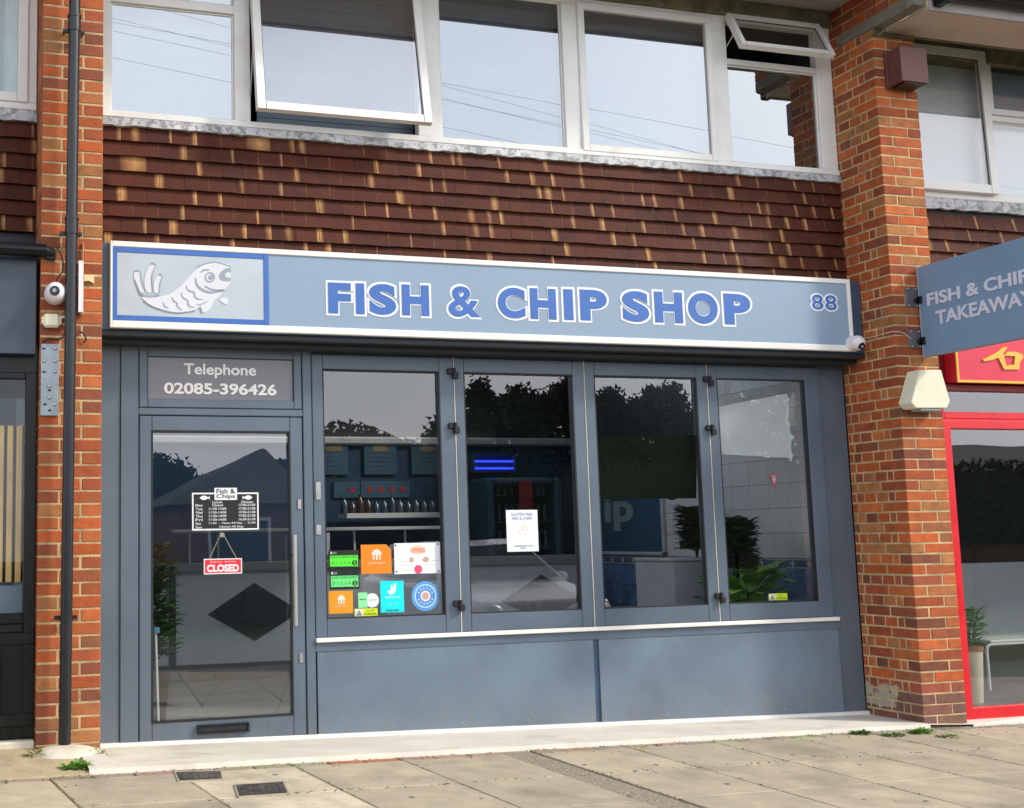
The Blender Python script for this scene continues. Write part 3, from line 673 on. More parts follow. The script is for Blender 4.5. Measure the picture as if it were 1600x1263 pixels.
# white ledge, lower rail, stall riser panels, white base strip
m = MB(); m.box(xj[4]-.0, xj[8]+.03, YS-.022, YS+.02, zwl-.018, zwl+.010, .004); obj('white_ledge', m, M_WPAINT, B)
m = MB(); m.box(xj[4], xj[8]+.04, YS+.002, YS+.06, wz(900, 1001), zwl-.019, .003); obj('ledge_rail', m, M_FRAME, B)
zp1 = wz(900, 999); xm0, xm1 = wx(930, 1060), wx(939, 1060)
for a, b in ((xj[4]+.012, xm0), (xm1, xj[8]+.03)):
    m = MB(); m.hull([(a, YS+.008, zb(a)-.03), (b, YS+.008, zb(b)-.03), (b, YS+.008, zp1), (a, YS+.008, zp1)], [(a, YS+.05, zb(a)-.03), (b, YS+.05, zb(b)-.03), (b, YS+.05, zp1), (a, YS+.05, zp1)]); rs_ = obj('stall_riser', m, M_FRAME2, B)
    m = MB()
    for k_ in range(5):
        xx = a+.03+(b-a-.06)*k_/4
        for zz in (zp1-.025, zb(xx)+.06): m.disc(xx, zz, .0045, YS+.0065, YS+.009, 8)
    obj('panel_screws', m, M_STEEL, rs_)
m = MB(); m.box(xm0+.002, xm1-.002, YS+.02, YS+.05, .05, zp1); obj('riser_joint', m, M_CASS, B)
m = MB(); n = 14
xs_ = [XL, wx(218, 1150), wx(474, 1150), XR-.01]
m.hull([(XL, YS-.012, zb(XL)-.0), (XR, YS-.012, zb(XR)-.0), (XR, YS-.012, zb(XR)+.024), (XL, YS-.012, zb(XL)+.024)], [(XL, YS+.06, zb(XL)-.02), (XR, YS+.06, zb(XR)-.02), (XR, YS+.06, zb(XR)+.024), (XL, YS+.06, zb(XL)+.024)])
obj('white_base_strip', m, M_WPAINT, B)

# interior shell
FZ = .15; YI = 4.95
m = MB(); m.box(XL, XR, YI, YI+.1, FZ, 3.3); m.box(XL, XR, .66, 2.1, 3.2, 3.3); m.box(XL, XR, 4.3, YI, 3.2, 3.3); m.box(XL, .95, 2.1, 4.3, 3.2, 3.3); m.box(6.46, XR, 2.1, 4.3, 3.2, 3.3); m.box(XL, XL+.02, .66, YI, FZ, 3.3)  # gap in the ceiling added to let daylight brighten the counter
obj('interior_wall', m, M_INW2, B)
m = MB(); rr = random.Random(5)
m.box(XL, XR, .60, YI, FZ-.05, FZ-.006); obj('floor_bed', m, M_INDK, B)
m = MB(); an = R(18); s_ = .6
for i in range(-4, 14):
    for k in range(-2, 12):
        cx, cy = i*s_, k*s_
        P = [(cx+dx, cy+dy) for dx, dy in ((.003, .003), (s_-.003, .003), (s_-.003, s_-.003), (.003, s_-.003))]
        Q = [(x*math.cos(an)+y*math.sin(an)+1.0, -x*math.sin(an)+y*math.cos(an)+1.4) for x, y in P]
        if all(XL-.0 < q[0] < XR and .62 < q[1] < YI for q in Q): m.hull([(x, y, FZ-.012) for x, y in Q], [(x, y, FZ) for x, y in Q])
obj('floor_tiles', m, M_FLOOR, B)
# right hand tiled side wall
xw = 6.50
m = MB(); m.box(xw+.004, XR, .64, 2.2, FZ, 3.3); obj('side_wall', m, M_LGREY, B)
m = MB(); m.box(xw+.003, XR, 2.2, YI, FZ, 3.3); obj('darkened_side_wall', m, M_INDK, B)  # rear part coloured dark so the third window reads as dark reflection
zbt, zbb = WX(1240, 874, xw)[2], WX(1240, 888, xw)[2]
zdk = float(WX(1000, 770, xw)[2])  # tiles stop lower at the rear to keep that reflection dark
m = MB(); y = .68
while y < YI-.1:
    z = zbt+.008
    while z < (3.0 if y < 2.1 else zdk): m.box(xw-.004, xw+.004, y+.002, y+.248, z+.002, z+.198, .001); z += .2
    y += .25
obj('white_tiles', m, M_TILEW, B)
m = MB(); y = .68
while y < YI-.1:
    z = zbb-.006
    while z > FZ: m.box(xw-.004, xw+.004, y+.003, y+.197, z-.197, z-.003, .001); z -= .2
    y += .20
obj('blue_tiles', m, M_TILEB, B)
m = MB(); m.box(xw-.005, xw+.004, 0.66, YI-.1, zbb, zbb+.008); m.box(xw-.005, xw+.004, 0.66, YI-.1, zbt-.008, zbt); y = .68; h = (zbt+zbb)/2; r_ = (zbt-zbb)*.42
while y < YI-.2:
    m.add([(xw-.005, y+.1-r_, h), (xw-.005, y+.1, h-r_), (xw-.005, y+.1+r_, h), (xw-.005, y+.1, h+r_)], [(0, 1, 2, 3)]); y += .2
obj('border_tiles', m, M_INW, B)
m = MB(); m.box(xw-.003, xw+.003, 0.66, YI-.1, zbb+.008, zbt-.008); obj('border_strip', m, mat('border_blue', (.10, .16, .28), .3, var=.5, vscale=60), B)

# ------------------------------------------------------------------ neighbour buildings
NL = thing('corner_shop_building', (-1.2, .6, .2), 'black fronted shop unit left of the downpipe with navy sign board', 'building')
X0 = -2.6; XE = .512
tiles(X0, XE, wz(30, 192, .46), 7, NL, seed=9, phase=.05)
zl0 = wz(30, 172, .45)
flashing(X0, XE, zl0-.075, zl0, .44, NL, 8)
m = MB(); m.box(X0, XE, .475, .6, 2.3, zl0); obj('backing_wall', m, M_DARK, NL)
m = MB(); m.box(X0, XE, .44, .54, zl0, zl0+.05, .005); m.box(XE-.06, XE, .45, .52, zl0+.05, 5.31, .005); m.box(X0, XE-.06, .45, .52, 5.26, 5.31, .005); obj('window_frame', m, M_WHITE, NL)
m = MB(); frame_ring(m, X0, XE-.055, zl0+.045, 5.27, .065, .43, .48, .006); cs = obj('casement', m, M_WHITE, NL)
m = MB(); m.box(X0+.06, XE-.12, .455, .461, zl0+.11, 5.2); obj('pane', m, glass('side_glass', 1.4, .0), cs)
m = MB(); n = 160; pts = [(X0+(XE-X0)*i/n, .66+.03*math.sin(i*.55+math.sin(i*.21)*2)) for i in range(n+1)]
for i in range(n): m.add([(pts[i][0], pts[i][1], zl0), (pts[i+1][0], pts[i+1][1], zl0), (pts[i+1][0], pts[i+1][1], 5.3), (pts[i][0], pts[i][1], 5.3)], [(0, 1, 2, 3)], smooth=True)
obj('net_curtain', m, M_CURT, NL, fixn=False)
m = MB(); m.box(X0, XE, -.31, .6, 5.436, 5.46); m.box(X0, XE, .42, .6, 5.31, 5.434); obj('soffit', m, M_SOFFITW, NL)
YL = .10
m = MB(); m.box(X0, wx(57, 470, .04), .04, .30, wz(30, 553, .04), wz(30, 388, .04), .004); obj('sign_board', m, M_NAVY, NL)
m = MB(); m.box(X0, XE, YL+.02, YL+.2, wz(30, 582, YL), wz(30, 553, YL)+.05); m.box(X0, XE, YL+.1, YL+.2, wz(30, 553, YL), wz(30, 392, YL)); obj('sign_soffit', m, M_BLACK, NL)
fx1 = wx(57, 800, YL); gxa = wx(38, 780, YL)
m = MB(); zt_, zg_ = wz(30, 582, YL), wz(30, 592, YL); zgb = wz(30, 958, YL)
m.box(gxa, XE-.003, YL, YL+.07, .27, zt_, .004); m.box(X0, gxa, YL+.001, YL+.069, zg_, zt_, .004); m.box(X0, gxa, YL+.001, YL+.069, wz(30, 975, YL), zgb, .004)
m.box(X0, gxa, YL-.02, YL+.069, wz(30, 988, YL), wz(30, 975, YL), .005); m.box(X0, XE-.004, YL-.005, YL+.02, wz(30, 1002, YL)-.02, wz(30, 988, YL), .004)
m.box(X0, XE-.003, YL+.01, YL+.06, .30, wz(30, 1000, YL)); m.box(X0, XE-.004, YL-.015, YL+.02, wz(30, 1135, YL), wz(30, 1115, YL), .006)
m.box(wx(2, 1050, YL)-.02, wx(2, 1050, YL), YL-.012, YL+.02, .27, wz(30, 1002, YL), .005)
obj('black_frame', m, M_BLACK, NL)
m = MB(); m.box(X0, gxa, YL+.03, YL+.036, zgb, zg_); obj('pane', m, glass('clear_glass', 1.2, .0), NL)
m = MB(); zs0, zs1 = wz(20, 910, .3), wz(20, 665, .3)
x = wx(34, 780, .3)
for i in range(22): m.box(x-.034, x, .3, .33, zs0, zs1, .003); x -= .053
obj('timber_slats', m, M_WOOD, NL)
m = MB(); m.box(X0, XE-.02, 2.0, 2.05, .3, 4.6); m.box(XE-.02, XE, YL+.21, 2.05, .3, 3.1); m.box(X0, XE-.02, .4, 2, .25, .3); m.box(X0, XE, .33, .36, zs0-.3, zs0-.02); obj('interior', m, M_LGREY, NL)
m = MB(); m.box(X0, XE-.02, .335, .35, zs0, zs1); obj('slat_backing', m, M_BLACK, NL)
aw = MB(); aw.tube([(X0, -.03, wz(30, 387, -.03)), (wx(72, 392, -.03), -.03, wz(72, 392, -.03))], .040, 14); awt = thing('sign_light_bar', (0, -.03, 3.1), 'black cylindrical trough light bar above the navy sign board', 'light bar')
obj('bar', aw, M_BLACK, awt)
m = MB(); xe = wx(72, 392, -.03); ze = wz(72, 392, -.03); m.tube([(xe, -.03, ze), (xe+.05, -.03, ze-.01)], [.03, .022], 12); m.box(xe+.0, xe+.055, -.03, .012, ze-.05, ze+.012, .004); obj('end_bracket', m, M_GASKET, awt)

NR = thing('restaurant_building', (9, .6, .1), 'red fronted shop unit with red sign board right of the wide pier', 'building')
X0, X1 = 6.963, 12.0
ztr2 = wz(1520, 340, .46)
tiles(X0, X1, ztr2, 9, NR, seed=21, phase=.08)
zr0 = wz(1520, 314, .45)
flashing(X0, X1, zr0-.09, zr0-.0, .44, NR, 12)
m = MB(); m.box(X0, X1, .475, .6, 2.6, zr0-.02); obj('backing_wall', m, M_DARK, NR)
m = MB(); m.box(X0, X1, .43, .54, zr0, zr0+.07, .005); xs2 = wx(1541, 200, .45)
m.box(X0, X1, .45, .52, 5.23, 5.30, .005); m.box(xs2, xs2+.03, .45, .52, zr0+.07, 5.24, .004); zt2 = wz(1570, 182, .45); m.box(xs2+.03, xs2+.95, .451, .519, zt2-.05, zt2, .004); m.box(xs2+.95, xs2+1.03, .45, .52, zr0+.07, 5.24)
obj('window_frame', m, M_WHITE, NR)
G_PALE = glass('pale_glass', 1.6, .07)
open_sash(X0+.004, xs2+.004, zr0+.045, 5.25, R(1.2), .075, NR, G_PALE)
m = MB(); frame_ring(m, xs2+.032, xs2+.95, zt2+.002, 5.235, .05, .43, .47, .005); cs = obj('vent_sash', m, M_WHITE, NR)
m = MB(); m.box(xs2+.08, xs2+.9, .445, .45, zt2+.045, 5.19); obj('pane', m, G_UP, cs)
pane(NR, xs2+.03, xs2+.95, zr0+.07, zt2-.05, .475, G_PALE); pane(NR, xs2+1.03, X1, zr0+.07, 5.24, .475, G_UP)
m = MB(); m.box(X0, X1, .56, .57, zr0, 5.3); obj('blind', m, mat('pale_blind', (.85, .86, .90), .8, var=.06, vscale=2.5), NR)
zl_ = wz(1450, 89, .42); m = MB(); m.box(X0, X1, .41, .6, zl_, 5.48, .006); obj('lintel', m, M_LINTEL, NR)
m = MB(); m.box(6.70, X1, -.43, .0, 5.10, 5.125); obj('soffit', m, M_SOFFIT, NR)
m = MB(); m.box(X0, X1, .002, .42, 5.47, 5.5); m.box(6.963, X1, .002, .03, 5.095, 5.47, .003); obj('inner_soffit', m, M_LINTEL, NR)
m = MB(); m.box(6.70, X1, -.455, -.431, 5.085, 5.20, .004); obj('fascia_board', m, M_SOFFITW, NR)
m = MB(); m.tube([(6.70, -.52, 5.22), (X1, -.52, 5.22)], .065, 12); m.box(6.72, 6.80, -.56, -.45, 5.11, 5.18, .01); obj('gutter', m, M_BLACK, NR)
YR = .10
m = MB()
m.box(X0-.0, wx(1484, 700, YR)+.0, YR-.024, YR+.06, .06, wz(1540, 660, YR), .003)
m.box(X0, X1, YR-.02, YR+.06, wz(1560, 1122, YR), wz(1560, 1103, YR), .005)
m.box(X0, X1, YR-.02, YR+.06, wz(1540, 671, YR), wz(1540, 658, YR), .005); m.box(X0, X1, YR-.005, YR+.06, wz(1540, 658, YR)-.0, wz(1540, 654, YR))
frame_ring(m, X0+.05, X1, wz(1540, 655, YR), wz(1540, 604, YR), 0, YR-.012, YR+.06, .004, wb=.05, wl=.045, wt=.02, wr=.05)
obj('red_frame', m, M_RED, NR)
m = MB(); m.box(X0, X1, YR+.03, YR+.2, wz(1540, 604, YR), wz(1540, 540, YR)+.2); m.box(X0, X1, YR-.02, YR+.2, wz(1540, 612, YR)+.0, wz(1540, 603, YR)); obj('sign_case', m, M_DRED, NR)
rf0, rf1 = wz(1540, 602, .02), wz(1540, 500, .02); rx0 = wx(1494, 580, .02)
m = MB(); m.box(rx0, X1, .02, .13, rf0+.02, rf1, .004); sb = obj('sign_board', m, M_REDF, NR)
m = MB(); m.box(rx0-.004, X1, .008, .019, rf0+.014, rf0+.034, .003); m.box(rx0-.004, rx0+.018, .008, .019, rf0+.034, rf1, .003); m.box(rx0, X1, .008, .019, rf1-.02, rf1, .003); obj('yellow_border', m, M_YEL, sb)
m = MB()
def GP(pts): return [(wx(u, v, .015), wz(u, v, .015)) for u, v in pts]
S = 7.015
def Z8(X, Y): return (1400+X/S, 520+Y/S)
m.prism(GP([Z8(*p) for p in ((940, 300), (1100, 215), (1160, 165), (1215, 155), (1180, 215), (1130, 270), (1050, 300), (965, 315))]), .008, .019)
m.prism(GP([Z8(*p) for p in ((1100, 245), (1150, 215), (1185, 250), (1180, 275), (1200, 350), (1195, 365), (1290, 350), (1300, 260), (1180, 252), (1215, 210), (1300, 210), (1380, 240), (1390, 270), (1350, 330), (1345, 405), (1180, 405), (1140, 320))]), .009, .0185)
obj('yellow_lettering', m, M_YEL, sb)
m = MB(); m.box(X0+.04, X1, YR+.02, YR+.026, wz(1560, 1103, YR)-.01, wz(1540, 671, YR)); m.box(X0+.09, X1, YR+.02, YR+.026, wz(1540, 650, YR), wz(1540, 612, YR)); obj('pane', m, G_SHOP, NR)
m = MB(); m.box(X0, X1, 5, 5.05, .1, 5.2); m.box(X0, X1, .3, 1.2, 2.95, 3.0); m.box(X0, X1, 3.0, 5, 2.95, 3.0); m.box(X0, X0+.02, .25, 5, .1, 3.0); m.box(X1-.02, X1, .25, 5, .1, 5.2); obj('interior', m, M_INDK, NR)  # ceiling left open midway, added to let daylight onto the plant and bench
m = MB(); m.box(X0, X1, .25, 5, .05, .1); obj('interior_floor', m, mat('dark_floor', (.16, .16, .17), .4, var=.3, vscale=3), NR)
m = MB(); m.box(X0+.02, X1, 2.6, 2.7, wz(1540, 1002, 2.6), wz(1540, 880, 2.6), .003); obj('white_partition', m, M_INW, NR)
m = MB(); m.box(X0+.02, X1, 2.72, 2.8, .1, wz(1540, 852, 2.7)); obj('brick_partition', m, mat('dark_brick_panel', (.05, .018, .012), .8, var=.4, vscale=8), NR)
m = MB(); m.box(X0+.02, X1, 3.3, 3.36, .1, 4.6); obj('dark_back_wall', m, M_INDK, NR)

# ------------------------------------------------------------------ concrete corbel and party wall top at right pier
t = thing('concrete_corbel', (6.64, -.03, 5.12), 'weathered concrete corbel carrying brickwork at the top of the wide pier', 'corbel')
m = MB(); m.box(6.580, 6.695, -.43, .372, 5.123, 5.208, .006); obj('corbel_beam', m, M_CONC, t)
m = MB(); m.box(6.583, 6.962, -.012, .0, 5.065, 5.122, .003); m.box(6.697, 6.962, -.006, .2, 5.123, 5.20, .003); obj('padstone', m, M_LINTEL, t)
m = MB()
def wbk(y0, y1, z0, z1):
    col = tuple(v*rng.uniform(.6, 1.0) for v in rng.choice(PAL)); m.box(6.583, 6.69, y0, y1, z0, z1, .003, col)
for k in range(7):
    z0 = 5.213+k*.075; y = -.43-(.12 if k % 2 else 0)
    while y < .56:
        a, b = max(y, -.43), min(y+.235, .56)
        if b-a > .02: wbk(a, b, z0, z0+.065)
        y += .245
y = .377
wbk(.38, .56, 5.128, 5.20); obj('brickwork', m, M_BRICK, t)
m = MB(); m.box(6.588, 6.685, -.425, .56, 5.209, 5.74); m.box(6.588, 6.685, .374, .558, 5.122, 5.209); m.box(6.686, 6.955, .01, .56, 5.21, 5.74); obj('mortar', m, M_MORTAR, t)

# ------------------------------------------------------------------ fascia sign
YF = .28
S_ = thing('shop_sign', (3.7, YF, 2.7), 'long pale blue fascia sign reading FISH & CHIP SHOP with fish logo', 'sign')
sx0, sx1 = wx(172, 440, YF), wx(1331, 495, YF); sz0, sz1 = wz(750, 530.5, YF), wz(750, 406.5, YF)
m = MB(); m.box(XL+.002, XR-.002, YF+.035, YS+.02, sz0-.012, sz1-.005, .006); obj('sign_case', m, M_CASS, S_)
m = MB(); m.box(XL+.002, XR-.002, YF+.03, YS+.02, sz0-.045, sz0-.013, .003); m.box(XL+.004, XR-.004, YF+.12, YS+.018, sz0-.075, sz0-.046, .003); obj('sign_underside', m, M_DARK, S_)
m = MB(); m.box(sx0+.01, sx1-.01, YF+.004, YF+.034, sz0+.01, sz1-.01); face = obj('sign_face', m, M_SIGN, S_)
m = MB(); bw = .036
frame_ring(m, sx0, sx1, sz0, sz1, bw, YF-.008, YF+.03, .004, wb=.045, wt=.036, wl=.014, wr=.03); obj('white_border', m, M_WPAINT, S_)
def FX(u, v): return wx(u, v, YF)
def FZ_(u, v): return wz(u, v, YF)
lgx0, lgx1 = FX(174.5, 440), FX(420, 450); lgz0, lgz1 = sz0+.046, sz1-.037
m = MB(); frame_ring(m, lgx0, lgx1, lgz0, lgz1, .034, YF-.004, YF+.010, .002); lg = obj('logo_frame', m, M_BLUE, S_)
m = MB(); m.box(lgx0+.03, lgx1-.03, YF+.0, YF+.008, lgz0+.03, lgz1-.03); obj('logo_panel', m, M_SIGNL, lg)
K = 5.926
def LP(pts): return [(wx(160+X/K, 360+Y/K, YF), wz(160+X/K, 360+Y/K, YF)) for X, Y in pts]
def smooth_poly(pts, it=2, closed=True):
    for _ in range(it):
        q = []; n = len(pts)
        for i in range(n if closed else n-1):
            a, b = pts[i], pts[(i+1) % n]; q += [lerp(a, b, .25), lerp(a, b, .75)]
        pts = q if closed else [pts[0]]+q+[pts[-1]]
    return pts
def tri_prism(mb, pts, y0, y1, mi=0):
    from mathutils.geometry import tessellate_polygon
    tr = tessellate_polygon([[Vector((x, z, 0)) for x, z in pts]]); n = len(pts)
    v = [(x, y0, z) for x, z in pts]+[(x, y1, z) for x, z in pts]
    mb.add(v, [tuple(t) for t in tr]+[tuple(n+i for i in reversed(t)) for t in tr]+[(i, n+i, n+(i+1) % n, (i+1) % n) for i in range(n)], None, mi)
m = MB()
body = [(350, 612), (400, 662), (480, 716), (580, 752), (680, 768), (780, 758), (860, 738), (905, 705), (932, 775), (985, 740), (1020, 690), (1032, 648), (1085, 612), (1112, 568), (1190, 485), (1192, 440), (1160, 380), (1192, 345), (1130, 312), (1050, 298), (960, 312), (890, 345), (830, 402), (770, 470), (700, 542), (640, 585), (560, 610), (460, 625)]
tri_prism(m, LP(smooth_poly(body, 1)), YF-.004, YF+.001)
for chip in ([(290, 385), (345, 380), (350, 440), (365, 500), (400, 580), (360, 585), (315, 520), (292, 450)], [(465, 312), (492, 328), (455, 400), (445, 480), (462, 582), (405, 580), (385, 500), (395, 400), (430, 340)], [(540, 415), (553, 425), (525, 490), (522, 585), (475, 585), (472, 500), (490, 440)], [(1082, 645), (1110, 625), (1166, 630), (1155, 692), (1110, 672)]):
    tri_prism(m, LP(smooth_poly(chip, 1)), YF-.0038, YF+.001)
obj('fish_logo', m, mat('fish_white', (.68, .70, .74), .5, var=.03), lg)
m = MB()
def stroke(pts, w_, y0=YF-.006, y1=YF-.003, it=2):
    pts = smooth_poly(pts, it, False); Lf, Rt = [], []
    for i, p in enumerate(pts):
        a = pts[max(i-1, 0)]; b = pts[min(i+1, len(pts)-1)]; dx, dy = b[0]-a[0], b[1]-a[1]; l = math.hypot(dx, dy) or 1
        ww = w_*(.35+.65*math.sin(math.pi*min(max(i/(len(pts)-1), .08), .92)))
        Lf.append((p[0]-dy/l*ww, p[1]+dx/l*ww)); Rt.append((p[0]+dy/l*ww, p[1]-dx/l*ww))
    A = LP(Lf); Bq = LP(Rt)
    for i in range(len(A)-1): m.prism([A[i], A[i+1], Bq[i+1], Bq[i]], y0, y1)
for s, w_ in (([(345, 590), (400, 612), (460, 615), (530, 600)], 9), ([(860, 440), (870, 510), (930, 560), (1010, 582), (1130, 555)], 11), ([(945, 515), (1000, 550), (1070, 560), (1120, 550)], 8), ([(912, 395), (930, 368), (990, 368)], 8),
              ([(775, 512), (790, 560), (855, 575), (850, 610), (880, 640), (930, 640)], 7), ([(728, 578), (740, 625), (795, 650), (790, 690), (815, 712), (845, 712)], 7), ([(645, 620), (655, 655), (695, 675), (690, 710), (735, 738)], 7), ([(565, 668), (570, 705), (610, 720)], 6),
              ([(870, 690), (910, 690), (975, 655)], 5), ([(905, 705), (925, 770)], 5), ([(300, 375), (345, 378)], 7), ([(455, 300), (497, 325)], 7), ([(530, 405), (555, 422)], 6), ([(350, 380), (360, 480), (395, 570)], 5), ([(490, 335), (452, 420), (465, 575)], 5), ([(552, 430), (530, 500), (525, 580)], 5),
              ([(300, 460), (340, 560), (350, 590)], 5), ([(880, 340), (960, 305), (1060, 292), (1190, 340)], 4), ([(380, 655), (480, 718), (680, 772), (860, 745)], 4)): stroke(s, w_)
def ringp(cx, cy, r, w_):
    P = [(cx+r*math.cos(t), cy+r*math.sin(t)) for t in [2*math.pi*i/24 for i in range(25)]]
    O = LP(P); I = LP([(cx+(p[0]-cx)*(1-w_), cy+(p[1]-cy)*(1-w_)) for p in P])
    for i in range(24): m.prism([O[i], O[i+1], I[i+1], I[i]], YF-.0065, YF-.003)
ringp(995, 436, 47, .22); ringp(1003, 436, 22, .7)
tri_prism(m, LP(smooth_poly([(1190, 350), (1130, 355), (1085, 400), (1078, 440), (1110, 470), (1190, 474), (1190, 440), (1140, 435), (1130, 410), (1160, 385), (1190, 378)], 1)), YF-.006, YF-.003)
obj('logo_lines', m, M_LGREY, lg)
LET = [('F', 509.4, 552), ('I', 552.5, 573), ('S', 573.5, 622.5), ('H', 624.5, 674), ('&', 697, 753), ('C', 774.5, 824), ('H', 825, 872.5), ('I', 877.5, 899), ('P', 903, 952), ('S', 969, 1017.5), ('H', 1019.5, 1070), ('O', 1072, 1125), ('P', 1128, 1176.5)]
def letter(ch, u0, u1, v0, v1, o1, o2, ins, k):
    vm = (v0+v1)/2; um = (u0+u1)/2; e = k*.0004
    text('letter_outline', ch, FX(u0, vm), FX(u1, vm), FZ_(um, v1), FZ_(um, v0), YF+.002-e, M_WLET, S_, bold=o2, depth=.003)
    text('lettering', ch, FX(u0+ins, vm), FX(u1-ins, vm), FZ_(um, v1-ins), FZ_(um, v0+ins), YF-.001-e, M_BLUE, S_, bold=o1, depth=.002)
for k, (ch, u0, u1) in enumerate(LET):
    t_ = ((u0+u1)/2-530)/620; a_, b_ = (.022, .045) if ch == '&' else (.05, .08); letter(ch, u0, u1, 438.5+17.5*t_, 493.5+17.5*t_, a_, b_, 3.6, k % 2)
letter('8', 1266, 1288.5, 458, 486.5, .01, .05, 2.6, 0); letter('8', 1287, 1309.5, 459, 487.5, .01, .05, 2.6, 1)

# ------------------------------------------------------------------ projecting sign (plane x = 6.87)
XP = 6.80
T = thing('hanging_sign', (XP, -.5, 2.6), 'blue projecting sign reading FISH & CHIPS TAKEAWAY fixed to the wide brick pier', 'sign')
py0 = WX(1437, 480, XP)[1]; pz0, pz1 = WX(1441, 558.4, XP)[2], WX(1433, 418, XP)[2]
pyE = py0-1.10
m = MB(); m.box(XP, XP+.06, pyE, py0, pz0, pz1, .004); obj('panel', m, M_SIGN2, T)
m = MB(); frame_ring(m, 0, 1, 0, 1, .01, 0, .01) if 0 else m.box(XP-.002, XP+.062, py0-.004, py0+.006, pz0-.003, pz1+.003, .002); obj('edge_trim', m, M_LGREY, T)
M_PL = mat('letter_lilac', (.68, .68, .80), .5, var=.03)
def PZ(u, v): q = WX(u, v, XP); return q[1], q[2]
ya, za = PZ(1449, 464); yb2, zb2 = PZ(1600, 420)
# FISH & CHIPS : starts at u=1449; y decreases to the right, so mirror by passing x0>x1
fy0, fz_lo = PZ(1450, 479); _, fz_hi = PZ(1450, 459)
cy1, cz_lo = PZ(1598, 446)
fw = fy0-cy1            # FISH & CHIP + left half of P... measured to the picture edge
text('lettering', 'FISH & CHIPS', fy0, fy0-fw*1.16, fz_lo, fz_hi+.0, XP-.002, M_PL, T, bold=.03, depth=-.004, face='left')
ty0, tz_lo = PZ(1464, 508); _, tz_hi = PZ(1464, 487)
text('lettering', 'TAKEAWAY', ty0, ty0-(fy0-fw*1.16-ty0)*-1+.05, tz_lo, tz_hi+.004, XP-.002, M_PL, T, bold=.03, depth=-.004, face='left')
for (u0, v0, u1, v1) in ((1413, 448, 1437, 482), (1418, 514, 1440, 546)):
    x0, z1 = wx(u0, v0, 0), wz(u0+8, v0, 0); z0 = wz(u0+8, v1, 0); m = MB()
    m.box(x0, 6.955, -.008, .0, z0+.01, z1-.01, .002); br_ = obj('bracket', m, mat('bracket_steel', (.16, .16, .17), .45, metal=.4, var=.2, vscale=20), T)
    m = MB(); m.box(XP-.012, XP+.03, -.06 if py0 > -.06 else py0+.01, -.008, z0+.03, z0+.085, .004); m.box(XP-.03, XP+.05, -.03, -.008, z0+.045, z0+.07, .003); obj('bracket_arm', m, M_BLACK, br_)
    m = MB()
    for xx in (x0+.02, x0+.09):
        for zz in (z0+.02, z1-.02): m.sphere((xx, -.011, zz), .007, 8, 5)
    obj('bolt', m, M_STEEL, br_)

# ------------------------------------------------------------------ wall lamp (cream)
Lm = thing('wall_lamp', (6.83, -.08, 2.0), 'cream tapered wall light fitting on the wide brick pier, under the projecting sign', 'wall lamp')
yL = -.13
def q(u, v, y): return W(u, v, y)
fr_ = [q(*p, yL) for p in ((1437, 578), (1471, 578), (1485, 627), (1480, 638), (1432, 638), (1424, 629))]
fr_ = [np.array([p[0], yL, p[2]]) for p in fr_]
xb = [(6.62, 0), ]
cx_ = sum(p[0] for p in fr_)/6
bk_ = [np.array([cx_+(p[0]-cx_)*1.02+.0, -.004, p[2]]) for p in fr_]
m = MB(); m.hull(fr_, bk_); lo_ = obj('lamp_shade', m, M_CREAM, Lm)
bv = lo_.modifiers.new('b', 'BEVEL'); bv.width = .008; bv.segments = 3
m = MB(); m.box(cx_-.09, cx_+.09, -.12, -.02, fr_[4][2]-.015, fr_[4][2]+.0, .004); obj('lamp_base', m, M_LGREY, Lm)

# alarm box
Am = thing('alarm_box', (6.85, -.1, 4.85), 'brown rectangular alarm box high on the wide brick pier', 'alarm box')
ax0 = wx(1380, 77.5, -.005); yA = float(WX(1405.6, 71, ax0)[1]); ax1 = wx(1447.5, 74, yA); az1 = wz(1405.6, 71, yA); az0 = wz(1411, 126, yA); print('alarm', ax0, ax1, yA, az0, az1)
m = MB(); m.box(ax0, ax1, yA, -.03, az0, az1, .004); obj('box_cover', m, M_ALARM, Am)
m = MB(); m.box(ax0-.004, ax1+.004, -.03, -.002, az0-.004, az1+.004, .003); obj('back_plate', m, M_ALARM, Am)
m = MB(); m.box(ax0+.03, ax1-.03, yA+.01, -.03, az0-.012, az0-.001, .003); obj('vent_grille', m, M_BLACK, Am)

# dome cameras
def dome(x, y, z, r, aim, label, base_dir=(0, 1, 0)):
    t = thing('dome_camera', (x, y, z), label, 'security camera', 'white dome security cameras')
    m = MB(); m.tube([(x, y+.055, z), (x, y+.03, z), (x, y+.012, z)], [r*1.0, r*1.0, r*.9], 24); obj('camera_base', m, M_CAMW, t)
    m = MB(); m.sphere((x, y, z), r*.98, 24, 14); obj('camera_ball', m, M_CAMW, t)
    a = Vector(aim).normalized(); c = Vector((x, y, z))
    m = MB(); m.tube([c+a*r*.78, c+a*r*1.0], [r*.50, r*.42], 20); e = obj('lens_window', m, mat('lens', (.01, .01, .012), .12, var=0), t)
    m = MB(); m.tube([c+a*r*1.0, c+a*r*1.06], r*.18, 12); obj('lens', m, M_LGREY, e)
p = W(86, 457, -.07); dome(p[0]+.005, -.06, p[2], .064, (-.18, -.9, .02), 'white dome camera on the narrow brick pier, left of the downpipe')
p = W(1341, 536, YF-.06); dome(p[0], YF-.05, p[2], .058, (.0, -.75, -.5), 'white dome camera at the lower right corner of the blue shop sign')
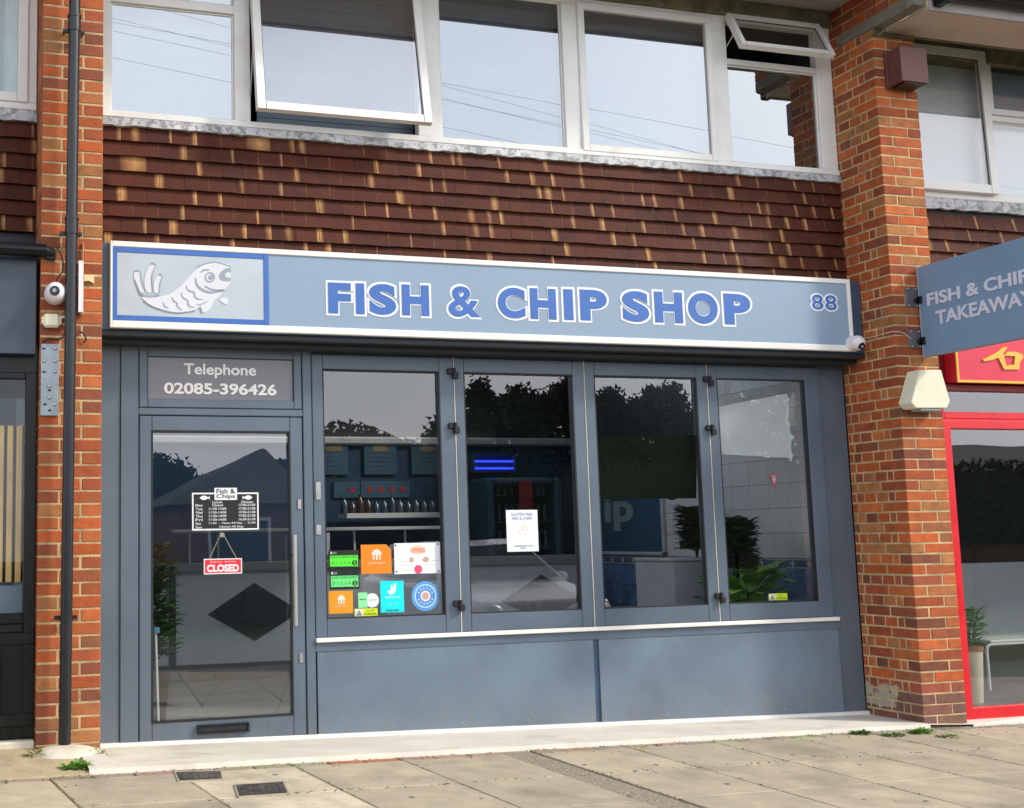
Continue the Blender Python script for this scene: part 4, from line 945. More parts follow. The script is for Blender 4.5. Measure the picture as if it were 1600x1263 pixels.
# junction box + plate + strip + bits on left pier
p0, p1 = W(68, 490, -.04), W(93, 512, -.04)
J = thing('junction_box', (p0[0], -.02, p1[2]), 'small white junction box below the left dome camera', 'junction box')
m = MB(); m.box(p0[0], p1[0], -.05, -.003, p1[2], p0[2], .012); obj('box_body', m, M_CREAM, J)
m = MB()
for zz in (p1[2]+.03, p0[2]-.03):
    for xx in (p0[0]-.004, p1[0]+.004): m.tube([(xx-.006, -.028, zz), (xx+.006, -.028, zz)], .012, 10)
m.tube([(p1[0], -.028, (p0[2]+p1[2])/2+.02), (p1[0]+.05, -.028, (p0[2]+p1[2])/2+.03), (p1[0]+.09, -.01, (p0[2]+p1[2])/2+.05)], .008, 8)
obj('cable_gland', m, M_CREAM, J)
G = thing('mounting_plate', (.6, -.01, 1.95), 'galvanised steel mounting plate with bolts on the narrow brick pier', 'metal plate')
x0, x1 = wx(63.5, 600, 0), wx(91.5, 600, 0); z0, z1 = wz(77, 650, 0), wz(77, 538, 0)
m = MB(); m.box(x0, x1, -.014, -.003, z0, z1, .002); obj('plate', m, M_GALV, G)
def ZP(X, Y, y=-.015): q_ = W(X*170/740, 370+Y*290/1263, y); return q_[0], q_[2]
for X, Y in ((378, 760), (375, 845), (375, 920), (333, 1018), (336, 1095), (372, 1143), (300, 845)):
    x, z = ZP(X, Y); m = MB(); m.sphere((x, -.018, z), .011, 12, 6, sy=.7); obj('bolt', m, M_STEEL, G)
m = MB()
for X, Y in ((298, 762), (300, 920), (337, 1046), (306, 1141), (337, 1182)):
    x, z = ZP(X, Y); m.box(x-.009, x+.009, -.0155, -.012, z-.005, z+.005)
obj('slot', m, M_GASKET, G)
V_ = thing('strip_sign', (.78, -.06, 2.85), 'narrow white edge-on plate fixed beside the downpipe', 'plate')
x, zt_, zb2_ = wx(129, 450, -.05), wz(129, 411, -.05), wz(129, 491, -.05)
m = MB(); m.box(x-.012, x-.002, -.11, -.004, zb2_, zt_, .002); m.box(x-.03, x-.012, -.11, -.10, zb2_, zt_, .002); obj('plate_panel', m, M_CAMW, V_)
m = MB(); m.box(x, x+.008, -.03, -.002, zb2_+.0, zt_+.13, .002); obj('orange_edge', m, mat('orange_edge', (.55, .22, .10), .6), V_)
x0, x1, z0, z1 = wx(131, 436, -.01), wx(147, 436, -.01), wz(139, 443, -.01), wz(139, 430, -.01)
m = MB(); m.prism([(x0, z0+.01), (x0, z1), (x1, z1), (x1, z0), ((x0+x1)/2, z0+.015)], -.018, -.003); setp(obj('ribbon_tag', m, mat('tag', (.68, .56, .30), .7)), 'small pale yellow notched tag on the narrow brick pier beside the downpipe', 'tag')

# downpipe
D_ = thing('downpipe', (.72, -.09, .24), 'dark grey painted round downpipe running down the narrow brick pier', 'downpipe')
pt = W(117, 0, -.09); pb = W(100.5, 1184, -.09); r = .0335
xa, xb_ = wx(117, 40, -.09), wx(101, 1150, -.09)
xm = (xa+xb_)/2
m = MB(); segs = [wz(101, 1187, -.09)-.05, wz(104, 968, -.09), wz(110, 365, -.09), wz(116, 48, -.09), 5.9]
dx = lambda z: xb_+(xa-xb_)*(z-.2)/(4.95-.2)
for i in range(4):
    rr_ = r if i else r
    m.tube([(dx(segs[i]), -.09, segs[i]), (dx(segs[i+1]), -.09, segs[i+1]+.0)], rr_, 20)
obj('pipe', m, M_PIPE, D_)
for i in (1, 2, 3):
    z = segs[i]; m = MB()
    if i > 1: m.tube([(dx(z), -.09, z-.005), (dx(z), -.09, z+.09)], r+.005, 20); m.tube([(dx(z), -.09, z+.08), (dx(z), -.09, z+.095)], r+.008, 20)
    else: m.tube([(dx(z), -.09, z-.006), (dx(z), -.09, z+.010)], r+.006, 20)
    m.box(dx(z)-.065, dx(z)+.065, -.056, -.04, z-.004, z+.02, .003)
    for s in (-1, 1): m.tube([(dx(z)+s*.055, -.06, z+.008), (dx(z)+s*.055, 0, z+.008)], .006, 8)
    obj('collar', m, M_PIPE, D_)
# cement mound round the foot of the pipe
m = MB(); cx2, cy2 = dx(.2), -.10; n = 28; ringsP = []
for rr_, zz in ((.19, 0), (.175, .018), (.13, .035), (.07, .046), (.03, .05)):
    ringsP.append([(cx2+rr_*math.cos(2*math.pi*k/n)*(1+.06*math.sin(k*1.7)), cy2-.02+rr_*.9*math.sin(2*math.pi*k/n)*(1+.05*math.cos(k*2.3)), gz(cx2, cy2)+zz-.0) for k in range(n)])
v = [p for r_ in ringsP for p in r_]; f = [(i*n+k, i*n+(k+1) % n, (i+1)*n+(k+1) % n, (i+1)*n+k) for i in range(4) for k in range(n)]+[tuple(4*n+k for k in range(n))]
m.add(v, f, smooth=True); setp(obj('cement_collar', m, M_CEMENT), 'white domed cement mound around the foot of the downpipe', 'cement mound')

# cables
m = MB(); P = [W(*p) for p in ((1352, 529, YF+.0), (1362, 527, .2), (1380, 521, .1), (1392, 519, .0), (1405, 519, -.008), (1414, 523, -.008), (1424, 530, -.01))]
P[0][1] = .26; P = [WX(1352, 529, 6.583), WX(1366, 526, 6.580), WX(1388, 520, 6.578), W(1393, 518.6, -.006), W(1404, 518.5, -.008), W(1413, 521, -.008), W(1424, 530, -.012)]
m.tube(P, .0035, 6); setp(obj('sign_cable', m, M_WIRE), 'thin white cable running from the sign corner camera across the wide brick pier', 'cable')
m = MB(); m.tube([W(*p) for p in ((88, 386, -.02), (95, 396, -.02), (99, 412, -.03), (97, 425, -.03), (90, 434, -.03), (87, 442, -.02))], .004, 6); setp(obj('camera_cable', m, M_BWIRE), 'thin black cable looping down to the left dome camera', 'cable')
m = MB(); m.tube([W(*p) for p in ((66, 535, -.008), (75, 529, -.01), (88, 530, -.01), (98, 528, -.01), (102, 520, -.01))], .005, 6); m.tube([W(*p) for p in ((124, 518, -.01), (132, 522, -.02), (135, 531, -.02), (130, 536, -.01))], .005, 6)
setp(obj('pier_cable', m, M_BWIRE), 'short black cable behind the downpipe above the steel plate', 'cable')

# ------------------------------------------------------------------ stickers on the glass (behind window 1)
YG = YS+.0335
def rect(u0, v0, u1, v1): return wx(u0, (v0+v1)/2, YG), wx(u1, (v0+v1)/2, YG), wz((u0+u1)/2, v1, YG), wz((u0+u1)/2, v0, YG)
def sticker(name, r, c, label, group=None, cut=None, th=.0012, cat='sticker'):
    x0, x1, z0, z1 = r; t = thing(name, ((x0+x1)/2, YG, z0), label, cat, group); m = MB()
    if cut: m.prism([(x0, z0), (x1, z0), (x1, z1-cut), (x1-cut, z1), (x0, z1)], YG-th, YG)
    else: m.box(x0, x1, YG-th, YG, z0, z1)
    obj('backing', m, flat(c, .4), t); return t, r
def sub(r, a, b, c, d): x0, x1, z0, z1 = r; return x0+(x1-x0)*a, x0+(x1-x0)*b, z0+(z1-z0)*c, z0+(z1-z0)*d
def patch(t, r, c, nm='printed_panel', lay=1):
    m = MB(); x0, x1, z0, z1 = r; m.box(x0, x1, YG-.0014-.0006*lay, YG-.0013, z0, z1); return obj(nm, m, flat(c, .4), t)
def txt(t, s, r, c, bold=.01, lay=2): return text('lettering', s, r[0], r[1], r[2], r[3], YG-.0016-.0006*lay, flat(c, .5), t, bold=bold, depth=.0008)
for i, (r, gcol, lab) in enumerate((((513.5, 860, 561, 889), (.10, .80, .04), 'bright green and black hygiene rating sticker, upper of the two'), ((515, 891.5, 561.5, 921), (.14, .72, .20), 'paler green and black hygiene rating sticker, lower of the two'))):
    t, r = sticker('rating_sticker', rect(*r), (.008, .012, .01), lab, 'hygiene rating stickers'); patch(t, sub(r, .04, .96, .12, .72), gcol); patch(t, sub(r, .04, .75, .06, .13), (.008, .012, .01), lay=2)
    txt(t, 'FOOD HYGIENE RATING', sub(r, .08, .92, .58, .68), (.02, .25, .05)); txt(t, '0 1 2 3 4', sub(r, .1, .7, .25, .4), (.02, .3, .06)); m = MB(); a = sub(r, .76, .94, .16, .46); m.disc((a[0]+a[1])/2, (a[2]+a[3])/2, (a[3]-a[2])/2, YG-.003, YG-.002); obj('rating_disc', m, flat((.01, .012, .01)), t)
    txt(t, '5', sub(r, .81, .89, .21, .41), gcol, lay=4); m = MB(); a = sub(r, .06, .11, .8, .93); m.box(*a[:2], YG-.0022, YG-.0012, *a[2:]); obj('emblem', m, flat((.6, .65, .65)), t); txt(t, 'FOOD', sub(r, .13, .26, .8, .92), (.4, .45, .42))
def cutlery_house(t, r):
    x0, x1, z0, z1 = r; w_ = x1-x0; h = z1-z0; m = MB()
    P = [(x0+w_*a, z0+h*b) for a, b in ((.15, 0), (.15, .5), (0, .5), (.22, .85), (.5, 1), (.78, .85), (1, .5), (.85, .5), (.85, 0), (.72, 0), (.72, .45), (.6, .45), (.6, 0), (.42, 0), (.42, .45), (.28, .45), (.28, 0))]
    tri_prism(m, P, YG-.0026, YG-.0012); obj('house_emblem', m, flat((.80, .70, .62)), t)
t, r = sticker('delivery_sticker', rect(564, 851, 611.5, 896.5), (.82, .23, .008), 'large orange delivery sticker with a cut top right corner and white house emblem', 'orange delivery stickers', cut=.035)
cutlery_house(t, sub(r, .33, .70, .47, .85)); txt(t, 'JUST EAT', sub(r, .24, .80, .30, .40), (.85, .6, .4), .02)
t, r = sticker('delivery_sticker', rect(513.5, 923.5, 551.5, 959), (.75, .30, .01), 'small orange delivery sticker in the bottom left corner of the first window', 'orange delivery stickers')
cutlery_house(t, sub(r, .33, .70, .42, .83)); txt(t, 'JUST EAT', sub(r, .24, .80, .26, .36), (.8, .6, .35), .02)
t, r = sticker('food_poster', rect(616, 848.5, 688, 896.5), (.80, .84, .90), 'white landscape food poster with a pink dot in the first window', cat='poster')
m = MB(); a = sub(r, .35, .67, .62, .92); m.disc((a[0]+a[1])/2, (a[2]+a[3])/2, (a[3]-a[2])/2, YG-.002, YG-.0012, rx=(a[1]-a[0])/2); obj('sunburst', m, flat((.85, .62, .45)), t)
txt(t, 'OFFERS', sub(r, .36, .67, .68, .84), (.75, .22, .16), .03); m = MB()
for cx_2, rx_, c_ in ((.37, .05, 0), (.68, .07, 0)):
    a = sub(r, cx_2-rx_, cx_2+rx_, .36, .54); m.disc((a[0]+a[1])/2, (a[2]+a[3])/2, (a[3]-a[2])/2, YG-.0022, YG-.0012, rx=(a[1]-a[0])/2)
obj('food_picture', m, flat((.52, .38, .28)), t)
m = MB(); a = sub(r, .12, .92, .27, .285); m.box(a[0], a[1], YG-.002, YG-.0012, a[2], a[3]); a = sub(r, .12, .3, .40, .42); m.box(a[0], a[1], YG-.002, YG-.0012, a[2], a[3]); a = sub(r, .78, .95, .40, .42); m.box(a[0], a[1], YG-.002, YG-.0012, a[2], a[3]); obj('rule_line', m, flat((.55, .55, .62)), t)
m = MB(); a = sub(r, .42, .60, .0, .28); m.disc((a[0]+a[1])/2, (a[2]+a[3])/2, (a[3]-a[2])/2, YG-.0024, YG-.0012); obj('pink_dot', m, flat((.80, .07, .16)), t)
m = MB()
for a_, b_ in ((.03, .93), (.95, .95), (.04, .08), (.95, .06)):
    a = sub(r, a_-.01, a_+.01, b_-.02, b_+.02); m.disc((a[0]+a[1])/2, (a[2]+a[3])/2, .006, YG-.003, YG-.0012, 10)
obj('fixing', m, M_BLACK, t)
t, r = sticker('delivery_sticker', rect(594.5, 908, 631, 957), (.0, .78, .80), 'turquoise delivery sticker standing right of the small round label'); m = MB()
x0, x1, z0, z1 = sub(r, .28, .68, .56, .92); P = [(x0+(x1-x0)*a, z0+(z1-z0)*b) for a, b in ((.0, .35), (.35, .35), (.42, .85), (.62, .85), (.66, .6), (.72, .6), (.8, 1), (1, .98), (.95, .35), (.7, .05), (.3, .0))]
tri_prism(m, P, YG-.0024, YG-.0012); obj('emblem', m, flat((.75, .86, .86)), t)
txt(t, 'deliveroo', sub(r, .18, .85, .45, .53), (.55, .88, .88)); txt(t, 'order now', sub(r, .3, .7, .25, .31), (.35, .85, .85)); txt(t, 'FOOD SHOP', sub(r, .22, .78, .04, .09), (.01, .08, .10), .02)
a = rect(641, 908, 688, 955); cx3, cz3, r3 = (a[0]+a[1])/2, (a[2]+a[3])/2, (a[3]-a[2])/2
t = thing('round_sticker', (cx3, YG, a[2]), 'round blue and white seal sticker at the bottom right of the first window', 'sticker')
for k_, (f_, c_) in enumerate(((1, (.10, .32, .70)), (.80, (.45, .66, .86)), (.70, (.08, .27, .66)), (.36, (.70, .70, .72)), (.24, (.60, .36, .30)))):
    m = MB(); m.disc(cx3, cz3, r3*f_, YG-.001-.0006*(k_+1), YG-.0005, 36); obj('printed_ring', m, flat(c_, .4), t)
for k_ in range(14):
    if k_ % 7 in (0,): continue
    an_ = 2*math.pi*k_/14; m = MB(); m.disc(cx3+r3*.53*math.cos(an_), cz3+r3*.53*math.sin(an_), r3*.06, YG-.0036, YG-.002, 8); obj('printed_mark', m, flat((.55, .7, .88)), t)
t = thing('label_tag', (wx(575, 940, YG), YG, 1), 'small green and white round ended label below the first window stickers', 'sticker')
r = rect(559.5, 926, 574, 950); m = MB(); m.box(r[0], r[1], YG-.002, YG, r[2], r[3]); obj('green_half', m, flat((.25, .72, .35)), t); r2_ = rect(571, 927, 592, 949.5); m = MB(); m.disc((r2_[0]+r2_[1])/2, (r2_[2]+r2_[3])/2, (r2_[3]-r2_[2])/2, YG-.0016, YG-.0002); obj('white_disc', m, flat((.72, .76, .76)), t)
txt(t, 'Member', sub(r, .15, .85, .5, .62), (.05, .25, .1)); txt(t, 'Approved', sub(r2_, .3, .8, .48, .58), (.4, .45, .45))
def cctv(rc, lab):
    t, r = sticker('warning_sticker', rc, (.66, .84, .02), lab, 'yellow camera warning stickers'); patch(t, sub(r, .02, .36, .05, .95), (.72, .74, .66)); m = MB(); a = sub(r, .06, .32, .12, .85); m.prism([(a[0], a[2]), (a[1], a[2]), ((a[0]+a[1])/2, a[3])], YG-.003, YG-.0012); obj('triangle', m, flat((.25, .27, .2)), t)
    txt(t, 'CCTV', sub(r, .48, .88, .55, .85), (.25, .33, .02)); txt(t, 'IN OPERATION', sub(r, .42, .95, .15, .42), (.25, .33, .02))
cctv(rect(554, 951, 590, 963), 'yellow camera warning sticker at the foot of the first window')
cctv(rect(1201, 927.5, 1230, 938), 'yellow camera warning sticker at the foot of the fourth window near the blue tiles')
# gluten poster
t, r = sticker('window_notice', rect(791.5, 797, 840.5, 862), (.78, .83, .90), 'white paper notice about gluten free food hung in the second window', cat='notice')
txt(t, 'GLUTEN FREE\nFISH & CHIPS', sub(r, .16, .84, .76, .93), (.30, .33, .40), .0); m = MB(); a = sub(r, .35, .68, .38, .66)
ccx, ccz, rr3 = (a[0]+a[1])/2, (a[2]+a[3])/2, (a[3]-a[2])/2*.85
for k_ in range(28):
    a0_, a1_ = 2*math.pi*k_/28, 2*math.pi*(k_+1)/28
    m.prism([(ccx+rr3*math.cos(a0_), ccz+rr3*math.sin(a0_)), (ccx+rr3*math.cos(a1_), ccz+rr3*math.sin(a1_)), (ccx+rr3*.86*math.cos(a1_), ccz+rr3*.86*math.sin(a1_)), (ccx+rr3*.86*math.cos(a0_), ccz+rr3*.86*math.sin(a0_))], YG-.0024, YG-.0012)
for s, k_ in ((-1, 0), (1, 0), (-1, 1), (1, 1)):
    m.prism([(ccx, ccz-rr3*.3+k_*rr3*.5), (ccx+s*rr3*.35, ccz+k_*rr3*.5), (ccx+s*rr3*.1, ccz+rr3*.25+k_*rr3*.4)], YG-.0024, YG-.0012)
obj('wheat_emblem', m, flat((.78, .62, .42)), t); txt(t, 'available here now', sub(r, .22, .82, .12, .16), (.25, .27, .33)); txt(t, 'ask us', sub(r, .42, .6, .07, .11), (.25, .27, .33))
# triangle sticker in window 4
a = rect(1202, 741, 1217, 764); t = thing('triangle_sticker', (a[0], YG, a[2]), 'small red and white triangular sticker in the fourth window', 'sticker')
m = MB(); m.prism([(a[0], a[3]), (a[1], a[3]), ((a[0]+a[1])/2, a[2])], YG-.001, YG); obj('backing', m, flat((.35, .03, .05)), t); b_ = sub(a, .22, .78, .32, .90); m = MB(); m.prism([(b_[0], b_[3]), (b_[1], b_[3]), ((b_[0]+b_[1])/2, b_[2])], YG-.002, YG-.0005); obj('inner_print', m, flat((.45, .42, .45)), t); txt(t, 'STOP', sub(a, .28, .72, .72, .86), (.2, .02, .04), .02)
# blotted-out areas as flat patches: pale in window 4, dark green in window 3 (hung just inside)
ysh = YS+.046
def polyW(pts, y): return [(wx(u, v, y), wz(u, v, y)) for u, v in pts]
m = MB(); tri_prism(m, polyW([(1122, 636), (1230, 615), (1233, 640), (1231, 656), (1235, 664), (1234, 672), (1237, 680), (1236, 700), (1239, 716), (1128, 710)], ysh), ysh, ysh+.002); setp(obj('pale_patch', m, M_PATCH), 'slanting pale grey patch blotting out part of the fourth window, ragged at its right', 'blank patch')
m = MB(); tri_prism(m, polyW([(934, 684), (1089, 680), (1088, 779), (1060, 779), (1050, 782), (1040, 779), (940, 781), (935, 758), (938, 740)], ysh), ysh, ysh+.004); setp(obj('green_patch', m, M_DGREEN), 'plain dark green patch blotting out part of the third window', 'board')
# opening hours decal on door
T2 = thing('opening_hours_sign', (wx(352, 800, YG), YG, 1.5), 'black and white opening hours sign on the door glass', 'sign')
r = rect(300, 770, 404, 828.5)
m = MB(); m.box(r[0], r[1], YG-.002, YG, r[2], r[3]); obj('black_panel', m, flat((.006, .009, .011), .6), T2)
m = MB(); frame_ring(m, r[0], r[1], r[2], r[3], .0095, YG-.0032, YG-.0021, 0); obj('white_border', m, M_WLET, T2)
rh = rect(335, 762.5, 370, 781.5); m = MB(); m.box(rh[0], rh[1], YG-.0045, YG-.0021, rh[2], rh[3]); obj('heading_panel', m, M_WLET, T2)
def txq(s, r_, c, bold=.02): return text('lettering', s, r_[0], r_[1], r_[2], r_[3], YG-.0052 if c[0] < .3 else YG-.003, flat(c, .5), T2, bold=bold, depth=.001)
txq('Fish &', sub(rh, .08, .92, .52, .92), (.01, .012, .015)); txq('Chips', sub(rh, .08, .92, .06, .48), (.01, .012, .015))
m = MB()
for cxx, s in ((.19, 1), (.83, -1)):
    a = sub(r, cxx-.08, cxx+.08, .80, .93); cz_ = (a[2]+a[3])/2; hw = (a[1]-a[0])/2; cxx_ = (a[0]+a[1])/2; hh = (a[3]-a[2])/2
    m.prism([(cxx_-s*hw, cz_), (cxx_-s*hw*.4, cz_+hh*.9), (cxx_+s*hw*.15, cz_+hh*.8), (cxx_+s*hw*.6, cz_+hh*.2), (cxx_+s*hw, cz_+hh*.8), (cxx_+s*hw*.85, cz_), (cxx_+s*hw, cz_-hh*.8), (cxx_+s*hw*.6, cz_-hh*.2), (cxx_+s*hw*.15, cz_-hh*.8), (cxx_-s*hw*.4, cz_-hh*.9)], YG-.0034, YG-.0021)
obj('fish_print', m, M_WLET, T2)
W_ = (.62, .66, .68)
txq('Lunch', sub(r, .30, .45, .715, .78), W_); txq('Dinner', sub(r, .74, .92, .715, .78), W_)
rowsT = [('Mon', 'Closed', '17:00-21:00'), ('Tue', '11:30-14:00', '17:00-21:00'), ('Wed', '11:30-14:00', '17:00-21:00'), ('Thu', '11:30-14:00', '17:00-21:00'), ('Fri', '11:30-14:00', '16:30-21:30')]
for i, (a, b, c) in enumerate(rowsT):
    z1 = .70-i*.096; txq(a, sub(r, .05, .155, z1-.07, z1), W_); txq(b, sub(r, .25 if i else .30, .51 if i else .46, z1-.065, z1), W_); txq(c, sub(r, .70, .95, z1-.065, z1), W_)
txq('Sat', sub(r, .05, .13, .15, .215), W_); txq('11:30  -  Open All Day  -  21:00', sub(r, .25, .95, .15, .215), W_); txq('Sun', sub(r, .05, .14, .05, .12), W_); txq('Closed All Day', sub(r, .40, .77, .05, .12), W_)
# closed sign
T3 = thing('closed_sign', (wx(348, 885, YG), YG, 1.1), 'red hanging sign reading Sorry, we\'re CLOSED hanging on the door glass', 'sign')
yc_ = YS+.0285
def rectc(u0, v0, u1, v1): return wx(u0, (v0+v1)/2, yc_), wx(u1, (v0+v1)/2, yc_), wz((u0+u1)/2, v1, yc_), wz((u0+u1)/2, v0, yc_)
r = rectc(318.5, 873, 378, 897); m = MB(); m.box(r[0], r[1], yc_, yc_+.004, r[2], r[3], .001); obj('red_panel', m, flat((.80, .02, .045), .5), T3)
m = MB(); frame_ring(m, r[0], r[1], r[2], r[3], .006, yc_-.0015, yc_-.0002, 0); obj('white_border', m, M_WLET, T3)
text('lettering', 'CLOSED', *sub(r, .08, .92, .14, .62), yc_-.001, M_WLET, T3, bold=.04, depth=.001)
text('lettering', "Sorry, we're", *sub(r, .16, .84, .70, .88), yc_-.001, flat((.75, .5, .5)), T3, bold=.01, depth=.001)
m = MB(); top_ = W(347, 836, yc_); m.tube([(r[0]+.035, yc_+.002, r[3]), (top_[0]-.01, yc_+.002, top_[2])], .0025, 6); m.tube([(r[1]-.035, yc_+.002, r[3]), (top_[0]+.01, yc_+.002, top_[2])], .0025, 6); obj('cord', m, mat('cord', (.35, .32, .22), .8), T3)
m = MB(); m.tube([(top_[0], yc_-.004, top_[2]), (top_[0], yc_+.014, top_[2])], .016, 14); obj('suction_hook', m, mat('hook', (.28, .28, .22), .4), T3)

# ------------------------------------------------------------------ interior things
YCn = 3.85
CT = thing('serving_counter', (3.2, YCn, FZ), 'long pale grey serving counter with dark diamond motifs inside the shop', 'counter')
zct = wz(350, 893, YCn); xce = wx(913, 900, YCn)
m = MB(); m.box(wx(275, 960, YCn), xce, YCn, YCn+.2, FZ+.13, zct-.02, .004); m.box(XL+.05, wx(264, 960, YCn), YCn, YCn+.2, FZ+.13, zct-.02, .004); obj('counter_front', m, M_COUNTER, CT)
m = MB(); m.box(XL+.05, xce, YCn+.03, YCn+.19, FZ, FZ+.12, .003); obj('kick_plate', m, mat('kick', (.30, .30, .28), .3, metal=.3), CT)
m = MB(); m.box(XL+.05, xce, YCn-.012, YCn+.0, FZ+.12, FZ+.15, .002); m.box(wx(264.5, 960, YCn), wx(274.5, 960, YCn), YCn-.01, YCn+.2, FZ+.15, zct-.02, .002); obj('dark_trim', m, M_DIAM, CT)
m = MB(); m.box(XL+.05, xce+.02, YCn-.04, YCn+.25, zct, zct+.08, .006); m.box(XL+.05, xce+.02, YCn-.02, YCn+.2, zct-.018, zct, 0); obj('counter_top', m, mat('counter_top', (.30, .31, .30), .3, var=.05), CT)
for (u0, u1, ut, vt, vb, uc, vc) in ((324, 470, 395, 911, 1002, 395, 958), (783, 909, 843, 898, 972, 843, 938)):
    m = MB(); xa, xb2 = wx(u0, vc, YCn), wx(u1, vc, YCn); zm = wz(uc, vc, YCn); m.prism([(xa, zm), ((xa+xb2)/2, wz(ut, vb, YCn)), (xb2, zm), ((xa+xb2)/2, wz(ut, vt, YCn))], YCn-.008, YCn+.001); obj('diamond_panel', m, M_DIAM, CT)
zl = wz(380, 829, YCn+.1); m = MB(); m.box(wx(270, 829, YCn), wx(690, 829, YCn), YCn+.03, YCn+.2, zl-.015, zl+.015, .003)
for u in (300, 345, 460, 560, 640): m.tube([(wx(u, 850, YCn), YCn+.12, zct+.08), (wx(u, 850, YCn), YCn+.12, zl)], .012, 8)
obj('glass_shelf', m, M_INW, CT)
# back wall furniture
yB = 4.78
MBo = []
H = thing('menu_bulkhead', (4, yB, 2.2), 'dark blue menu bulkhead with a pale top rail at the back of the shop', 'menu wall')
z0, z1 = wz(600, 697, yB), wz(600, 684, yB)
m = MB(); m.box(XL+.1, min(wx(908, 690, yB), xw-.02), yB-.1, yB, z0, z1, .02); obj('top_rail', m, mat('rail_pale', (.45, .46, .48), .5), H)
m = MB(); m.box(XL+.02, XR-.1, yB-.04, yB+.03, z1+.001, 3.2); obj('shade_board', m, M_INDK, H)  # dark board added to stand in for gloom above the rail
m = MB(); m.box(XL+.1, min(wx(908, 690, yB), xw-.02), yB-.05, yB+.02, .3, z0); obj('blue_board', m, mat('deep_blue', (.006, .035, .085), .5, var=.1), H)
for i, (u0, u1) in enumerate(((504, 543), (568, 619), (642, 697), (730, 760))):
    pass
labs = ['pale menu panel at the left of the row on the back wall', 'pale menu panel in the middle of the row on the back wall', 'pale menu panel at the right of the row on the back wall']
for i, (u0, u1) in enumerate(((500, 543), (568, 619), (642, 690))):
    x0, x1, z0_, z1_ = wx(u0, 715, yB-.06), wx(u1, 715, yB-.06), wz(600, 742, yB-.06), wz(600, 691, yB-.06)
    t = thing('menu_board', (x0, yB-.06, z0_), labs[i], 'menu board', 'menu panels on the back wall'); m = MB(); m.box(x0, x1, yB-.075, yB-.052, z0_, z1_, .004); obj('panel', m, M_INB2, t)
    m = MB(); a = (x0+.05, x1-.05)
    for k_ in range(5): m.box(a[0], a[1]-rng.uniform(0, .1), yB-.078, yB-.0755, z0_+.05+k_*.045, z0_+.065+k_*.045)
    obj('menu_lines', m, flat((.05, .10, .15)), t); m = MB(); m.disc((x0+x1)/2, z1_-.07, .03, yB-.079, yB-.0755, rx=.09); obj('food_picture', m, flat((.20, .15, .08)), t)
for i, (u0, u1, v0, v1, lab) in enumerate(((521, 562, 753, 778, 'small landscape menu card with one red spot on the back wall'), (563, 640, 752, 778, 'long menu card with several red pictures on the back wall'))):
    x0, x1, z0_, z1_ = wx(u0, 765, yB-.06), wx(u1, 765, yB-.06), wz(590, v1, yB-.06), wz(590, v0, yB-.06)
    t = thing('menu_card', (x0, yB-.06, z0_), lab, 'menu card', 'menu cards under the menu panels'); m = MB(); m.box(x0, x1, yB-.07, yB-.052, z0_, z1_, .003); obj('card', m, M_INB2, t)
    m = MB()
    for k_ in range(1+3*i): m.disc(x1-.08-k_*.12, (z0_+z1_)/2, .03, yB-.073, yB-.0705)
    obj('food_picture', m, M_REDI, t)
t = thing('wall_shelf', (2.9, yB-.3, 1.5), 'long steel shelf on the back wall carrying bottles', 'shelf'); m = MB(); zs = wz(600, 810, yB-.3); m.box(wx(537, 806, yB-.3), wx(700, 806, yB-.3), yB-.4, yB-.1, zs, zs+.05, .003); obj('shelf_board', m, M_INW, t)
for k_ in range(12):
    x = wx(540+k_*12.5, 795, yB-.3); h = rng.uniform(.12, .2); m = MB(); m.tube([(x, yB-.25, zs+.052), (x, yB-.25, zs+.05+h*.7), (x, yB-.25, zs+.05+h*.85), (x, yB-.25, zs+.05+h)], [.035, .035, .014, .014], 10)
    setp(obj('bottle', m, flat(rng.choice(((.03, .05, .07), (.06, .07, .08), (.05, .02, .015))), .3)), 'small bottle standing in the row on the back shelf', 'bottle', 'bottles on the back shelf')
# insect lamp
IL = thing('insect_lamp', (4.5, yB-.1, 2.2), 'wall lamp with two glowing blue tubes above the fridge', 'insect lamp')
x0, x1 = wx(739, 720, yB-.2), wx(807, 720, yB-.2); z0, z1 = wz(770, 739, yB-.2), wz(770, 709, yB-.2)
m = MB(); frame_ring(m, x0, x1, z0, z1, .02, yB-.2, yB-.1, .003); m.box(x0, x1, yB-.1, yB-.08, z0, z1); obj('case', m, M_CASS, IL)
for v in (721, 732):
    z = wz(770, v, yB-.18); m = MB(); m.tube([(x0+.03, yB-.18, z), (x1-.03, yB-.18, z)], .011, 10); obj('tube', m, M_TUBE, IL)
FR = thing('drinks_fridge', (4.7, yB-.5, FZ), 'dark glass fronted drinks fridge with a red panel at the back of the shop', 'fridge')
x0, x1, zt = wx(764, 800, yB-.6), wx(880, 800, yB-.6), wz(820, 746, yB-.6)
m = MB(); frame_ring(m, x0, x1, FZ, zt, .08, yB-.6, yB-.1, .03); obj('fridge_case', m, mat('fridge_blue', (.03, .09, .13), .35), FR)
m = MB()
for k_ in range(6):
    zz = FZ+.3+k_*.27; m.box(x0+.08, x1-.08, yB-.5, yB-.15, zz, zz+.012)
    for j_ in range(9): xx = x0+.12+j_*(x1-x0-.24)/8; m.tube([(xx, yB-.42, zz+.013), (xx, yB-.42, zz+.19)], .026, 8)
obj('stocked_shelf', m, flat((.06, .09, .12), .4), FR)
m = MB(); m.box(wx(812, 780, yB-.62), wx(832, 780, yB-.62), yB-.63, yB-.605, wz(820, 800, yB-.6), wz(820, 752, yB-.6), .003); obj('red_panel', m, M_REDI, FR)
